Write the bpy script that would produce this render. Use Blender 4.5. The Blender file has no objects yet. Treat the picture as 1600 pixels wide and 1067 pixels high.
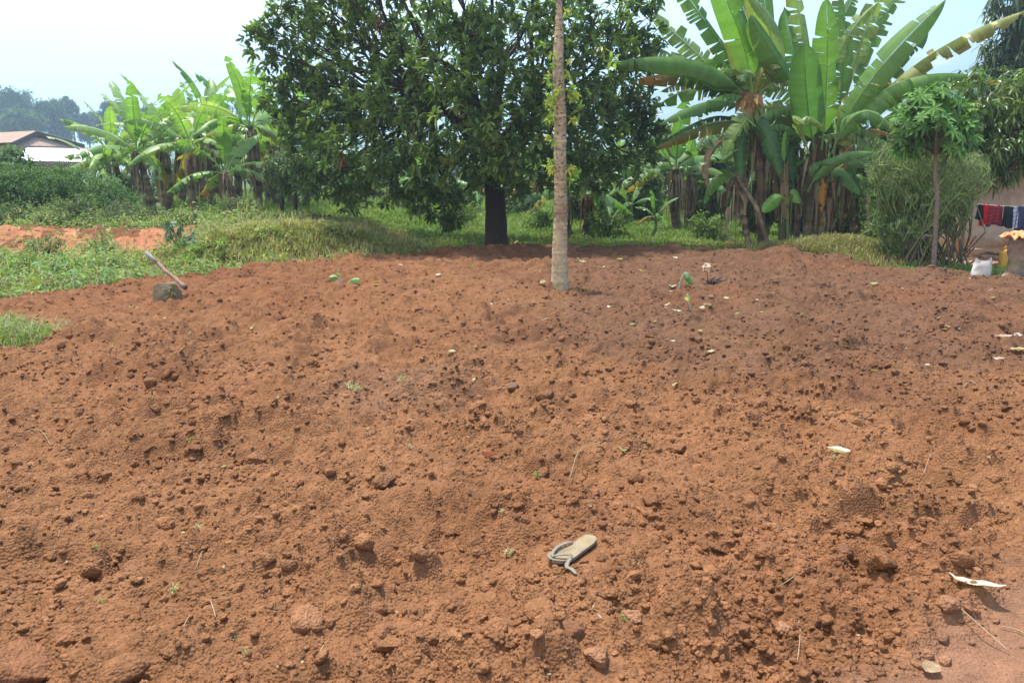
import bpy, math, random
import numpy as np
from mathutils import Vector, Matrix
R = math.radians
SC = bpy.context.scene
COL = SC.collection

# ------------------------------------------------------------------ camera
PITCH = R(11.7)
CAMZ = 1.6
FPX = 1244.4
cam_d = bpy.data.cameras.new("camera")
cam = bpy.data.objects.new("camera", cam_d)
COL.objects.link(cam)
cam.location = (0, 0, CAMZ)
cam.rotation_euler = (R(90) - PITCH, 0, 0)
cam_d.lens = 28.0
cam_d.sensor_width = 36.0
cam_d.clip_start = 0.05
cam_d.clip_end = 60000
SC.camera = cam

# ------------------------------------------------------------------ world, sun, exposure
SUN_EL, SUN_AZ = R(74), R(-38)            # azimuth from +Y towards +X
wd = bpy.data.worlds.new("World")
SC.world = wd
wd.use_nodes = True
wt = wd.node_tree
bg = wt.nodes["Background"]
sky = wt.nodes.new("ShaderNodeTexSky")
sky.sky_type = 'NISHITA'
sky.sun_disc = False
sky.sun_elevation = SUN_EL
sky.sun_rotation = SUN_AZ
sky.air_density = 1.2
sky.dust_density = 1.0
sky.ozone_density = 1.0
# thin bright cloud veil, denser to the west
tc = wt.nodes.new("ShaderNodeTexCoord")
sep = wt.nodes.new("ShaderNodeSeparateXYZ")
wt.links.new(tc.outputs['Generated'], sep.inputs[0])
mapn = wt.nodes.new("ShaderNodeMapping")
mapn.inputs['Scale'].default_value = (1.6, 1.6, 4.5)
wt.links.new(tc.outputs['Generated'], mapn.inputs[0])
cn = wt.nodes.new("ShaderNodeTexNoise")
cn.inputs['Scale'].default_value = 1.5
cn.inputs['Detail'].default_value = 6
wt.links.new(mapn.outputs[0], cn.inputs['Vector'])
veil = wt.nodes.new("ShaderNodeMapRange")
veil.inputs['From Min'].default_value = 0.62
veil.inputs['From Max'].default_value = -0.12
veil.inputs['To Min'].default_value = -0.05
veil.inputs['To Max'].default_value = 0.95
wt.links.new(sep.outputs[0], veil.inputs['Value'])
vadd = wt.nodes.new("ShaderNodeMath"); vadd.operation = 'MULTIPLY_ADD'
wt.links.new(cn.outputs[0], vadd.inputs[0]); vadd.inputs[1].default_value = 0.5
vsub = wt.nodes.new("ShaderNodeMath"); vsub.operation = 'SUBTRACT'
wt.links.new(veil.outputs[0], vsub.inputs[0]); vsub.inputs[1].default_value = 0.25
wt.links.new(vsub.outputs[0], vadd.inputs[2])
vadd.use_clamp = True
mixs = wt.nodes.new("ShaderNodeMix"); mixs.data_type = 'RGBA'
wt.links.new(vadd.outputs[0], mixs.inputs[0])
tint = wt.nodes.new("ShaderNodeMix"); tint.data_type = 'RGBA'; tint.blend_type = 'MULTIPLY'; tint.inputs[0].default_value = 1
wt.links.new(sky.outputs[0], tint.inputs[6]); tint.inputs[7].default_value = (.48, .67, .90, 1)
wt.links.new(tint.outputs[2], mixs.inputs[6])
mixs.inputs[7].default_value = (5.5, 5.8, 5.95, 1)
wt.links.new(mixs.outputs[2], bg.inputs[0])
bg.inputs[1].default_value = 0.13
sl = bpy.data.lights.new("sun", 'SUN')
sl.energy = 4.2
sl.angle = R(3.5)
sl.color = (1.0, 0.95, 0.87)
sun = bpy.data.objects.new("sun", sl)
COL.objects.link(sun)
SUND = Vector((math.sin(SUN_AZ) * math.cos(SUN_EL), math.cos(SUN_AZ) * math.cos(SUN_EL), math.sin(SUN_EL)))
sun.rotation_euler = (-SUND).to_track_quat('-Z', 'Y').to_euler()
sun.location = (0, 0, 30)
SC.view_settings.view_transform = 'Standard'
SC.view_settings.look = 'None'
SC.view_settings.exposure = 1.2
SC.view_settings.gamma = 1.0
SC.cycles.use_denoising = True
SC.cycles.max_bounces = 8
SC.cycles.transparent_max_bounces = 8
SC.cycles.volume_bounces = 1

# ------------------------------------------------------------------ helpers
def ray(px, py):
    f = np.array((0, math.cos(PITCH), -math.sin(PITCH)))
    u = np.array((0, math.sin(PITCH), math.cos(PITCH)))
    return f + np.array((1, 0, 0)) * ((px - 800) / FPX) + u * ((533.5 - py) / FPX)

def at(px, py, Y):
    r = ray(px, py)
    return np.array((0, 0, CAMZ)) + r * (Y / r[1])

def gr(px, py, z=0.0):
    r = ray(px, py)
    return np.array((0, 0, CAMZ)) + r * ((z - CAMZ) / r[2])

def ss(a, b, x):
    t = np.clip((np.asarray(x, float) - a) / (b - a), 0, 1)
    return t * t * (3 - 2 * t)

def hash01(ix, iy, seed):
    n = (ix.astype(np.int64) * 374761393 + iy.astype(np.int64) * 668265263 + seed * 974634777) & 0x7fffffff
    n = ((n ^ (n >> 13)) * 1274126177) & 0x7fffffff
    n = ((n ^ (n >> 16)) * 2246822519) & 0x7fffffff
    return ((n ^ (n >> 15)) & 0xffffff) / float(0x1000000)

def pn(x, y, seed=0):
    x = np.asarray(x, float); y = np.asarray(y, float)
    xi = np.floor(x); yi = np.floor(y)
    fx = x - xi; fy = y - yi
    ux = fx * fx * fx * (fx * (fx * 6 - 15) + 10); uy = fy * fy * fy * (fy * (fy * 6 - 15) + 10)
    def g(ox, oy):
        a = hash01(xi + ox, yi + oy, seed) * 6.2831853
        return np.cos(a) * (fx - ox) + np.sin(a) * (fy - oy)
    n0 = g(0, 0) * (1 - ux) + g(1, 0) * ux
    n1 = g(0, 1) * (1 - ux) + g(1, 1) * ux
    return (n0 * (1 - uy) + n1 * uy) * 1.5

def fbm(x, y, seed=0, octv=4, gain=0.5):
    s = 0; a = 1; f = 1
    for k in range(octv):
        s = s + a * pn(x * f, y * f, seed + 17 * k); a *= gain; f *= 2.03
    return s

def lumps(x, y, cell, dens, seed, warp=0.35, flat=0.6, soft=0.0):
    """height of irregular clods scattered one to a cell at most"""
    w = cell * warp
    xw = x + w * pn(x / cell * 1.7, y / cell * 1.7, seed + 5) + 0.5 * w * pn(x / cell * 4.1, y / cell * 4.1, seed + 9)
    yw = y + w * pn(x / cell * 1.7, y / cell * 1.7, seed + 6) + 0.5 * w * pn(x / cell * 4.1, y / cell * 4.1, seed + 10)
    ci = np.floor(xw / cell); cj = np.floor(yw / cell)
    h = np.zeros_like(xw)
    for di in (-1, 0, 1):
        for dj in (-1, 0, 1):
            i = ci + di; j = cj + dj
            pres = hash01(i, j, seed) < dens
            cx = (i + 0.15 + 0.7 * hash01(i, j, seed + 1)) * cell
            cy = (j + 0.15 + 0.7 * hash01(i, j, seed + 2)) * cell
            r = cell * (0.18 + 0.42 * hash01(i, j, seed + 3) ** 1.6)
            an = hash01(i, j, seed + 4) * 3.14159
            dx = xw - cx; dy = yw - cy
            a = dx * np.cos(an) + dy * np.sin(an); b = -dx * np.sin(an) + dy * np.cos(an)
            d2 = (a * a + 1.7 * b * b) / (r * r)
            hh = np.where(pres, np.maximum(0, 1 - d2) ** (0.5 + soft + 0.3 * hash01(i, j, seed + 7)) * r * flat, 0)
            h = np.maximum(h, hh)
    return h

class Geo:
    def __init__(s):
        s.v = []; s.q = []; s.t = []; s.c = []; s.n = 0
    def add(s, V, Q=None, T=None, C=(0.5, 0.5, 0.5)):
        V = np.asarray(V, float).reshape(-1, 3)
        k = len(V)
        s.v.append(V)
        C = np.asarray(C, float)
        if C.ndim == 1:
            C = np.repeat(C[None, :3], k, 0)
        s.c.append(C[:, :3])
        if Q is not None and len(Q): s.q.append(np.asarray(Q, np.int64).reshape(-1, 4) + s.n)
        if T is not None and len(T): s.t.append(np.asarray(T, np.int64).reshape(-1, 3) + s.n)
        s.n += k
    def build(s, name, mat, parent=None, smooth=True):
        V = np.concatenate(s.v) if s.v else np.zeros((0, 3))
        C = np.concatenate(s.c) if s.c else np.zeros((0, 3))
        Q = np.concatenate(s.q) if s.q else np.zeros((0, 4), np.int64)
        T = np.concatenate(s.t) if s.t else np.zeros((0, 3), np.int64)
        if parent is not None:
            q = parent
            while q is not None:
                V = V - np.array(q.location); q = q.parent
        me = bpy.data.meshes.new(name)
        me.vertices.add(len(V)); me.vertices.foreach_set("co", V.astype(np.float32).ravel())
        nl = Q.size + T.size
        me.loops.add(nl)
        me.loops.foreach_set("vertex_index", np.concatenate([Q.ravel(), T.ravel()]).astype(np.int32))
        me.polygons.add(len(Q) + len(T))
        st = np.concatenate([np.arange(len(Q)) * 4, Q.size + np.arange(len(T)) * 3]).astype(np.int32)
        me.polygons.foreach_set("loop_start", st)
        me.polygons.foreach_set("use_smooth", np.full(len(st), smooth, bool))
        me.update(calc_edges=True)
        ca = me.color_attributes.new("Col", 'FLOAT_COLOR', 'POINT')
        ca.data.foreach_set("color", np.hstack([C, np.ones((len(C), 1))]).astype(np.float32).ravel())
        me.materials.append(mat)
        o = bpy.data.objects.new(name, me)
        COL.objects.link(o)
        if parent is not None:
            o.parent = parent
        return o

def tag(o, label=None, cat=None, group=None, kind=None):
    if label: o["label"] = label
    if cat: o["category"] = cat
    if group: o["group"] = group
    if kind: o["kind"] = kind
    return o

def thing(name, loc, label, cat, group=None):
    o = bpy.data.objects.new(name, None)
    o.empty_display_size = 0.2
    COL.objects.link(o)
    o.location = tuple(float(a) for a in loc)
    return tag(o, label, cat, group)

def norm(v):
    v = np.asarray(v, float)
    return v / np.maximum(np.linalg.norm(v, axis=-1, keepdims=True), 1e-9)

def bez(P0, P1, P2, t):
    t = np.asarray(t)[:, None]
    return (1 - t) ** 2 * P0 + 2 * t * (1 - t) * P1 + t * t * P2

def catmull(pts, n):
    pts = np.asarray(pts, float)
    p = np.vstack([2 * pts[0] - pts[1], pts, 2 * pts[-1] - pts[-2]])
    out = []
    m = len(pts) - 1
    for t in np.linspace(0, m - 1e-6, n):
        i = int(t); f = t - i
        a, b, c, d = p[i:i + 4]
        out.append(0.5 * (2 * b + (c - a) * f + (2 * a - 5 * b + 4 * c - d) * f ** 2 + (3 * b - a - 3 * c + d) * f ** 3))
    return np.array(out)

def tube(g, pts, rad, col, n=7, cap=True, rough=0.0, rng=None):
    pts = np.asarray(pts, float); m = len(pts)
    rad = np.broadcast_to(np.asarray(rad, float), (m,))
    T = norm(np.gradient(pts, axis=0))
    ref = np.array((0.0, 1, 0)) if abs(T[0][1]) < 0.8 else np.array((1.0, 0, 0))
    A = norm(np.cross(T, ref)); B = np.cross(T, A)
    th = np.arange(n) * 2 * np.pi / n
    rr = rad[:, None] * np.ones(n)[None]
    if rough and rng is not None:
        rr = rr * (1 + rough * rng.standard_normal((m, n)))
    V = pts[:, None, :] + rr[..., None] * (np.cos(th)[None, :, None] * A[:, None, :] + np.sin(th)[None, :, None] * B[:, None, :])
    V = V.reshape(-1, 3)
    i = np.arange(m - 1)[:, None]; j = np.arange(n)[None]
    j2 = (j + 1) % n
    Q = np.stack([i * n + j, i * n + j2, (i + 1) * n + j2, (i + 1) * n + j], -1).reshape(-1, 4)
    c = np.asarray(col, float)
    if c.ndim == 2: c = np.repeat(c, n, 0)
    T3 = None
    if cap:
        V = np.vstack([V, pts[0], pts[-1]])
        k = m * n
        jj = np.arange(n)
        T3 = np.vstack([np.stack([np.full(n, k), (jj + 1) % n, jj], -1), np.stack([np.full(n, k + 1), (m - 1) * n + jj, (m - 1) * n + (jj + 1) % n], -1)])
        if c.ndim == 2: c = np.vstack([c, c[0], c[-1]])
    g.add(V, Q, T3, c)

def frames(D, U):
    D = norm(D)
    S = np.cross(D, U); bad = np.linalg.norm(S, axis=1) < 1e-4
    S[bad] = np.cross(D[bad], np.array((1.0, 0.3, 0.1)))
    S = norm(S); N = np.cross(S, D)
    return D, S, N

def leafs(g, P, D, U, L, W, C, droop=0.25, fold=0.18):
    """many simple pointed leaves: 8 vertices, folded on the midrib and bending at the tip"""
    P = np.asarray(P, float); n = len(P)
    if n == 0: return
    D, S, N = frames(np.asarray(D, float), np.broadcast_to(np.asarray(U, float), (n, 3)))
    L = np.broadcast_to(np.asarray(L, float), (n,))[:, None]; W = np.broadcast_to(np.asarray(W, float), (n,))[:, None]
    down = np.array((0, 0, -1.0))
    def pt(t, w, k):
        return P + D * L * t + S * W * w + N * (np.abs(w) * W * fold * 2) + down * (L * droop * t * t)
    V = np.stack([pt(0, 0, 0), pt(.3, -.42, 0), pt(.3, 0, 0), pt(.3, .42, 0), pt(.68, -.38, 0), pt(.68, 0, 0), pt(.68, .38, 0), pt(1, 0, 0)], 1).reshape(-1, 3)
    b = (np.arange(n) * 8)[:, None]
    T = np.concatenate([b + np.array([[0, 2, 1]]), b + np.array([[0, 3, 2]]), b + np.array([[4, 5, 7]]), b + np.array([[5, 6, 7]])], 0)
    Q = np.concatenate([b + np.array([[1, 2, 5, 4]]), b + np.array([[2, 3, 6, 5]])], 0)
    C = np.asarray(C, float)
    if C.ndim == 1: C = np.repeat(C[None], n, 0)
    g.add(V, Q, T, np.repeat(C, 8, 0))

def blades(g, P, D, H, W, C, bend=0.5):
    """grass blades: D = horizontal lean direction (unit), bend = lean at the tip"""
    P = np.asarray(P, float); n = len(P)
    if n == 0: return
    D = np.asarray(D, float)
    S = norm(np.cross(D, np.array((0, 0, 1.0))))
    H = np.broadcast_to(np.asarray(H, float), (n,))[:, None]; W = np.broadcast_to(np.asarray(W, float), (n,))[:, None]
    bend = np.broadcast_to(np.asarray(bend, float), (n,))[:, None]
    up = np.array((0, 0, 1.0))
    m = P + up * H * .55 + D * H * bend * .3
    t = P + up * H * (1 - .35 * bend) + D * H * bend
    V = np.stack([P - S * W / 2, P + S * W / 2, m - S * W * .4, m + S * W * .4, t], 1).reshape(-1, 3)
    b = (np.arange(n) * 5)[:, None]
    C = np.asarray(C, float)
    if C.ndim == 1: C = np.repeat(C[None], n, 0)
    g.add(V, b + np.array([[0, 1, 3, 2]]), b + np.array([[2, 3, 4]]), np.repeat(C, 5, 0))

def rdir(rng, n, zlo=-1.0, zhi=1.0):
    z = rng.uniform(zlo, zhi, n); a = rng.uniform(0, 2 * np.pi, n); r = np.sqrt(np.maximum(0, 1 - z * z))
    return np.stack([r * np.cos(a), r * np.sin(a), z], 1)

def jit(rng, col, n, v=0.18, h=0.08):
    c = np.asarray(col, float)[None] * np.exp(rng.normal(0, v, (n, 1))) * np.exp(rng.normal(0, h, (n, 3)))
    return c

# ------------------------------------------------------------------ materials
def new_mat(name):
    m = bpy.data.materials.new(name); m.use_nodes = True
    t = m.node_tree
    for n in list(t.nodes): t.nodes.remove(n)
    return m, t

def attr_mat(name, rough=0.6, trans=0.0, spec=0.3, noise=0.0, nscale=30.0, bump=0.0, metal=0.0, bscale=None):
    """colour from the mesh's own pigment, broken up by noise; optional light through the leaf"""
    m, t = new_mat(name)
    out = t.nodes.new("ShaderNodeOutputMaterial")
    at_ = t.nodes.new("ShaderNodeAttribute"); at_.attribute_name = "Col"
    p = t.nodes.new("ShaderNodeBsdfPrincipled")
    p.inputs['Roughness'].default_value = rough
    p.inputs['Specular IOR Level'].default_value = spec
    p.inputs['Metallic'].default_value = metal
    c = at_.outputs['Color']
    if noise or bump:
        tcn = t.nodes.new("ShaderNodeTexCoord")
        nz = t.nodes.new("ShaderNodeTexNoise"); nz.inputs['Scale'].default_value = nscale; nz.inputs['Detail'].default_value = 5
        nz.inputs['Roughness'].default_value = 0.65
        t.links.new(tcn.outputs['Object'], nz.inputs['Vector'])
    if noise:
        mr = t.nodes.new("ShaderNodeMapRange")
        mr.inputs['From Min'].default_value = 0.25; mr.inputs['From Max'].default_value = 0.75
        mr.inputs['To Min'].default_value = 1 - noise; mr.inputs['To Max'].default_value = 1 + noise
        t.links.new(nz.outputs[0], mr.inputs[0])
        mx = t.nodes.new("ShaderNodeVectorMath"); mx.operation = 'SCALE'
        t.links.new(c, mx.inputs[0]); t.links.new(mr.outputs[0], mx.inputs['Scale'])
        c = mx.outputs[0]
    t.links.new(c, p.inputs['Base Color'])
    if bump:
        bp = t.nodes.new("ShaderNodeBump"); bp.inputs['Strength'].default_value = 0.8; bp.inputs['Distance'].default_value = bump
        t.links.new(nz.outputs[0], bp.inputs['Height']); t.links.new(bp.outputs[0], p.inputs['Normal'])
    if trans:
        tr = t.nodes.new("ShaderNodeBsdfTranslucent")
        hs = t.nodes.new("ShaderNodeMix"); hs.data_type = 'RGBA'; hs.blend_type = 'MULTIPLY'; hs.inputs[0].default_value = 1
        t.links.new(c, hs.inputs[6]); hs.inputs[7].default_value = (1.25, 1.35, 0.55, 1)
        t.links.new(hs.outputs[2], tr.inputs[0])
        ms = t.nodes.new("ShaderNodeMixShader"); ms.inputs[0].default_value = trans
        t.links.new(p.outputs[0], ms.inputs[1]); t.links.new(tr.outputs[0], ms.inputs[2])
        t.links.new(ms.outputs[0], out.inputs[0])
    else:
        t.links.new(p.outputs[0], out.inputs[0])
    return m

M_LEAF = attr_mat("glossy_leaf", 0.32, 0.38, 0.55)
M_BANANA = attr_mat("banana_leaf", 0.42, 0.42, 0.4, noise=0.12, nscale=9)
M_SOFT = attr_mat("soft_leaf", 0.6, 0.35, 0.25)
M_BARK = attr_mat("bark", 0.85, 0, 0.2, noise=0.35, nscale=14, bump=0.02)
M_STEM = attr_mat("plant_stem", 0.75, 0, 0.25, noise=0.3, nscale=10, bump=0.01)
M_DRY = attr_mat("dry_leaf", 0.75, 0.25, 0.2, noise=0.25, nscale=25)
M_PLAIN = attr_mat("plain_pigment", 0.7, 0, 0.3, noise=0.1, nscale=20)
M_CLOTH = attr_mat("cloth", 0.9, 0.1, 0.1, noise=0.1, nscale=60)
# ------------------------------------------------------------------ terrain and tilled soil
EDGE = [(-500, 500), (-200, 476), (0, 461), (180, 440), (300, 428), (450, 411), (560, 402), (620, 398), (700, 387), (760, 382), (900, 385), (1100, 388),
        (1200, 390), (1370, 412), (1450, 418), (1600, 430), (1800, 445), (2200, 480)]
_e = np.array([gr(a, b, 0.09)[:2] for a, b in EDGE])

def edge_y(x):
    return np.interp(x, _e[:, 0], _e[:, 1])

HEAP = 0.06

def ground_z(x, y):
    x = np.asarray(x, float); y = np.asarray(y, float)
    # raised land to the west of the tree
    w = ss(-1.6, -4.2, x)
    y0 = np.interp(x, [-12, -7.2, -5.6, -3, 0], [15.9, 15.7, 13.2, 14.6, 16])
    y1 = np.interp(x, [-12, -7.2, -5.6, -3, 0], [17.6, 17.6, 16.2, 17, 18])
    t = np.clip((y - y0) / (y1 - y0), 0, 1)
    z = (0.50 + 0.05 * fbm(x * .6, y * .6, 31, 3)) * w * t * t * (3 - 2 * t)
    z = z + 0.13 * w * np.abs(fbm(x * 1.5, y * 1.5, 37, 3)) * ss(12.2, 13.5, y) * ss(19, 17.5, y)
    z = z + 0.06 * fbm(x * .35, y * .35, 11, 3) * ss(10, 16, y) + 0.02 * fbm(x * 1.7, y * 1.7, 12, 3)
    z = z + 0.27 * np.exp(-(((x - 6.6) / 1.2) ** 2 + ((y - 16.2) / 1.0) ** 2))
    # heap of pulled weeds along the field's edge
    ax, ay, bx, by = -6.3, 14.3, -2.7, 16.6
    tt = np.clip(((x - ax) * (bx - ax) + (y - ay) * (by - ay)) / ((bx - ax) ** 2 + (by - ay) ** 2), 0, 1)
    dd = np.hypot(x - ax - tt * (bx - ax), y - ay - tt * (by - ay))
    z = z + HEAP * np.exp(-(dd / .55) ** 2) * (1 + .8 * pn(x * 1.9, y * 1.9, 39))
    return z - 0.03 * ss(40, 4000, y)

_p0 = gr(1395, 1060)[:2]; _p1 = gr(1600, 925)[:2]
_pd = (_p1 - _p0) / np.linalg.norm(_p1 - _p0); _pn = np.array((_pd[1], -_pd[0]))
_c0 = gr(-75, 524)[:2]

def path_mask(x, y):
    d = (x - _p0[0]) * _pn[0] + (y - _p0[1]) * _pn[1] + 0.07 + 0.12 * fbm(x * 2.5, y * 2.5, 77, 3)
    return ss(-0.06, 0.16, d) * ss(5.2, 4.4, y)

def till_mask(x, y):
    n = fbm(x * 1.3, y * 1.3, 41, 4)
    m = ss(0.25, -0.25, y - edge_y(x) + 0.22 * n + .22 * fbm(x * 3.5, y * 3.5, 43, 3))
    dx = x - _c0[0]; dy = y - _c0[1]
    a = R(-24)
    u = dx * math.cos(a) + dy * math.sin(a); v = -dx * math.sin(a) + dy * math.cos(a)
    d = np.sqrt((u / 1.5) ** 2 + (v / 0.62) ** 2) + 0.2 * n
    return m * ss(0.9, 1.15, d)

def soil_z(x, y, fine=True, press=True):
    x = np.asarray(x, float); y = np.asarray(y, float)
    m = till_mask(x, y); p = path_mask(x, y)
    rough = np.clip(0.66 + 0.9 * fbm(x * .9, y * .9, 51, 4), 0.34, 1.4) * (1 - 0.93 * p) * ss(0, 0.6, m)
    right = 1 + 0.35 * ss(-0.1, 0.5, x / np.maximum(y, 1))
    z = 0.055 * fbm(x * .55, y * .55, 60, 2) + 0.075 * fbm(x * 1.6, y * 1.6, 61, 3) * (1 - .7 * p)
    far = 1 - 0.32 * ss(4, 9, y)
    d = 0.022 * fbm(x * 5, y * 5, 62, 3) * far + 0.012 * fbm(x * 17, y * 17, 63, 3) * far
    d = d + lumps(x, y, 0.85, 0.6, 97, 0.5, 0.26, 0.9) * (1 - .5 * ss(9, 14, y))
    d = d + lumps(x, y, 0.40, 0.35, 101, 0.45, 0.4, 0.5) * 0.85 * far
    d = d + lumps(x, y, 0.20, 0.5, 111, 0.45, 0.52, 0.15) * right * far
    d = d + lumps(x, y, 0.10, 0.6, 121, 0.45, 0.62) * right * far
    # pits left by the hoe
    d = d - 0.018 * far * ss(0.35, 0.75, fbm(x * 2.6, y * 2.6, 66, 2)) - 0.03 * ss(0.3, 0.7, fbm(x * 6.5, y * 6.5, 67, 2))
    if fine:
        d = d + lumps(x, y, 0.05, 0.7, 131, 0.5, 0.85) * 0.95 * far + lumps(x, y, 0.024, 0.65, 141, 0.5, 0.9) * 0.85 * far
        d = d + 0.005 * fbm(x * 60, y * 60, 64, 2)
    z = z + d * (0.35 + 0.65 * rough) * (1 - 0.9 * p)
    z = z - 0.04 * p
    z = z + ground_z(x, y) + 0.08
    if press and SANDAL_Z is not None:            # soil pressed level under the sandal
        w = np.exp(-(((x - _sc[0]) ** 2 + (y - _sc[1]) ** 2) / 0.165 ** 2) ** 2)
        z = z * (1 - .94 * w) + SANDAL_Z * .94 * w
    return z * 1.0 - (1 - m) * 0.16 * ss(1, 0.2, m)

_sc = gr(893, 862, .12)[:2]
SANDAL_Z = None
SANDAL_Z = float(np.mean(soil_z(_sc[0] + np.linspace(-.12, .12, 15), _sc[1] + np.linspace(-.08, .08, 15), True, False)))

def soil_colour(x, y, rng=None):
    n1 = fbm(x * .45, y * .45, 71, 3); n2 = fbm(x * 2.2, y * 2.2, 72, 4); n3 = fbm(x * 9, y * 9, 73, 3)
    # moister, browner ground on the far right side, as dug
    wet = ss(0.0, 1.0, ss(-0.2, 0.25, x / np.maximum(y, 1) + 0.1 * n1) * ss(4.5, 8.5, y + 0.9 * x * 0.2 + 1.5 * n1) + 0.25 * n2)
    dry = np.array((0.196, 0.092, 0.043)); moist = np.array((0.125, 0.064, 0.036))
    red = np.array((0.192, 0.076, 0.034))
    c = dry[None] * (1 - wet[:, None]) + moist[None] * wet[:, None]
    rr = (0.45 * ss(6.0, 11, y) * ss(0.1, -0.3, x / np.maximum(y, 1)) + 0.35 * ss(0.1, 0.8, n1))[:, None]
    c = c * (1 - rr) + red[None] * rr * (0.8)
    p = path_mask(x, y)[:, None]
    c = c * (1 - p) + np.array((0.205, 0.105, 0.062))[None] * p
    ash = (ss(0.9, 0.2, np.hypot(x + 0.85, (y - 5.75) * .9) + 0.35 * n2) * 0.28)[:, None]
    c = c * (1 - ash) + np.array((0.12, 0.085, 0.066))[None] * ash
    return c * (1 + 0.16 * n2 + 0.16 * n3)[:, None]

def soil_material():
    m, t = new_mat("tilled_red_soil")
    out = t.nodes.new("ShaderNodeOutputMaterial"); p = t.nodes.new("ShaderNodeBsdfPrincipled")
    p.inputs['Roughness'].default_value = 0.95; p.inputs['Specular IOR Level'].default_value = 0.1
    a = t.nodes.new("ShaderNodeAttribute"); a.attribute_name = "Col"
    tcn = t.nodes.new("ShaderNodeTexCoord")
    n1 = t.nodes.new("ShaderNodeTexNoise"); n1.inputs['Scale'].default_value = 120; n1.inputs['Detail'].default_value = 4; n1.inputs['Roughness'].default_value = 0.7
    n2 = t.nodes.new("ShaderNodeTexNoise"); n2.inputs['Scale'].default_value = 26; n2.inputs['Detail'].default_value = 6; n2.inputs['Roughness'].default_value = 0.7
    v = t.nodes.new("ShaderNodeTexVoronoi"); v.inputs['Scale'].default_value = 88
    for n in (n1, n2, v): t.links.new(tcn.outputs['Object'], n.inputs['Vector'])
    mr = t.nodes.new("ShaderNodeMapRange"); mr.inputs['From Min'].default_value = .3; mr.inputs['From Max'].default_value = .7
    mr.inputs['To Min'].default_value = .80; mr.inputs['To Max'].default_value = 1.18
    t.links.new(n1.outputs[0], mr.inputs[0])
    mr2 = t.nodes.new("ShaderNodeMapRange"); mr2.inputs['From Min'].default_value = .3; mr2.inputs['From Max'].default_value = .7
    mr2.inputs['To Min'].default_value = .8; mr2.inputs['To Max'].default_value = 1.2
    t.links.new(n2.outputs[0], mr2.inputs[0])
    mm = t.nodes.new("ShaderNodeMath"); mm.operation = 'MULTIPLY'
    t.links.new(mr.outputs[0], mm.inputs[0]); t.links.new(mr2.outputs[0], mm.inputs[1])
    sc = t.nodes.new("ShaderNodeVectorMath"); sc.operation = 'SCALE'
    t.links.new(a.outputs['Color'], sc.inputs[0]); t.links.new(mm.outputs[0], sc.inputs['Scale'])
    t.links.new(sc.outputs[0], p.inputs['Base Color'])
    ad = t.nodes.new("ShaderNodeMath"); ad.operation = 'MULTIPLY_ADD'; ad.inputs[1].default_value = -.85
    t.links.new(v.outputs['Distance'], ad.inputs[0]); t.links.new(n2.outputs[0], ad.inputs[2])
    b = t.nodes.new("ShaderNodeBump"); b.inputs['Strength'].default_value = 0.7; b.inputs['Distance'].default_value = 0.014
    t.links.new(ad.outputs[0], b.inputs['Height']); t.links.new(b.outputs[0], p.inputs['Normal'])
    t.links.new(p.outputs[0], out.inputs[0])
    return m
M_SOIL = soil_material()

def grid_mesh(name, X, Y, Z, C, mat):
    nr, nc = X.shape
    g = Geo()
    i = np.arange(nr - 1)[:, None]; j = np.arange(nc - 1)[None]
    Q = np.stack([i * nc + j, i * nc + j + 1, (i + 1) * nc + j + 1, (i + 1) * nc + j], -1).reshape(-1, 4)
    g.add(np.stack([X.ravel(), Y.ravel(), Z.ravel()], 1), Q, None, C)
    return g.build(name, mat, None, True)

def build_ground():
    # one wide sheet to the horizon, finer where it is near
    ys = np.concatenate([np.linspace(-40, 0, 9)[:-1], np.linspace(0, 12, 50)[:-1], np.linspace(12, 24, 130)[:-1], np.linspace(24, 60, 60)[:-1], np.geomspace(60, 6000, 50)])
    xs = np.concatenate([-np.geomspace(30, 5000, 26)[::-1], np.linspace(-30, -12, 40)[1:], np.linspace(-12, 12, 220)[1:], np.linspace(12, 30, 40)[1:], np.geomspace(30, 5000, 26)[1:]])
    X, Y = np.meshgrid(xs, ys)
    Z = ground_z(X.ravel(), Y.ravel()).reshape(X.shape)
    x, y = X.ravel(), Y.ravel()
    n = fbm(x * .5, y * .5, 81, 4); n2 = fbm(x * 2, y * 2, 82, 3)
    grass = np.array((0.085, 0.11, 0.03)); earth = np.array((0.30, 0.125, 0.065)); yard = np.array((0.27, 0.17, 0.11))
    k = ss(-6.2, -7.2, x - 0.35 * n) * ss(15.3, 15.9, y) * ss(18.9, 18.0, y + 0.8 * n2)
    k = np.maximum(k, ss(0.2, 0.7, n2) * 0.5 * ss(-2, -4, x) * ss(20, 17, y))
    k = np.maximum(k, ss(2, 0, y - edge_y(x)) * 0.8)
    kk = ss(7.2, 8.6, x + 0.4 * n) * ss(12, 13, y) * ss(19, 17.5, y)
    C = grass[None] * (1 + .35 * n)[:, None] * (1 - k[:, None]) + earth[None] * (1 + .2 * n2)[:, None] * k[:, None]
    C = C * (1 - kk[:, None]) + yard[None] * kk[:, None] * (1 + .15 * n2)[:, None]
    # below the tilled bed the sheet sinks a little so the two never meet
    Z = Z - 0.05
    tag(grid_mesh("ground", X, Y, Z, C, attr_mat("ground_earth", 0.95, 0, 0.1, noise=0.3, nscale=6, bump=0.03)), kind="structure")

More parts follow.
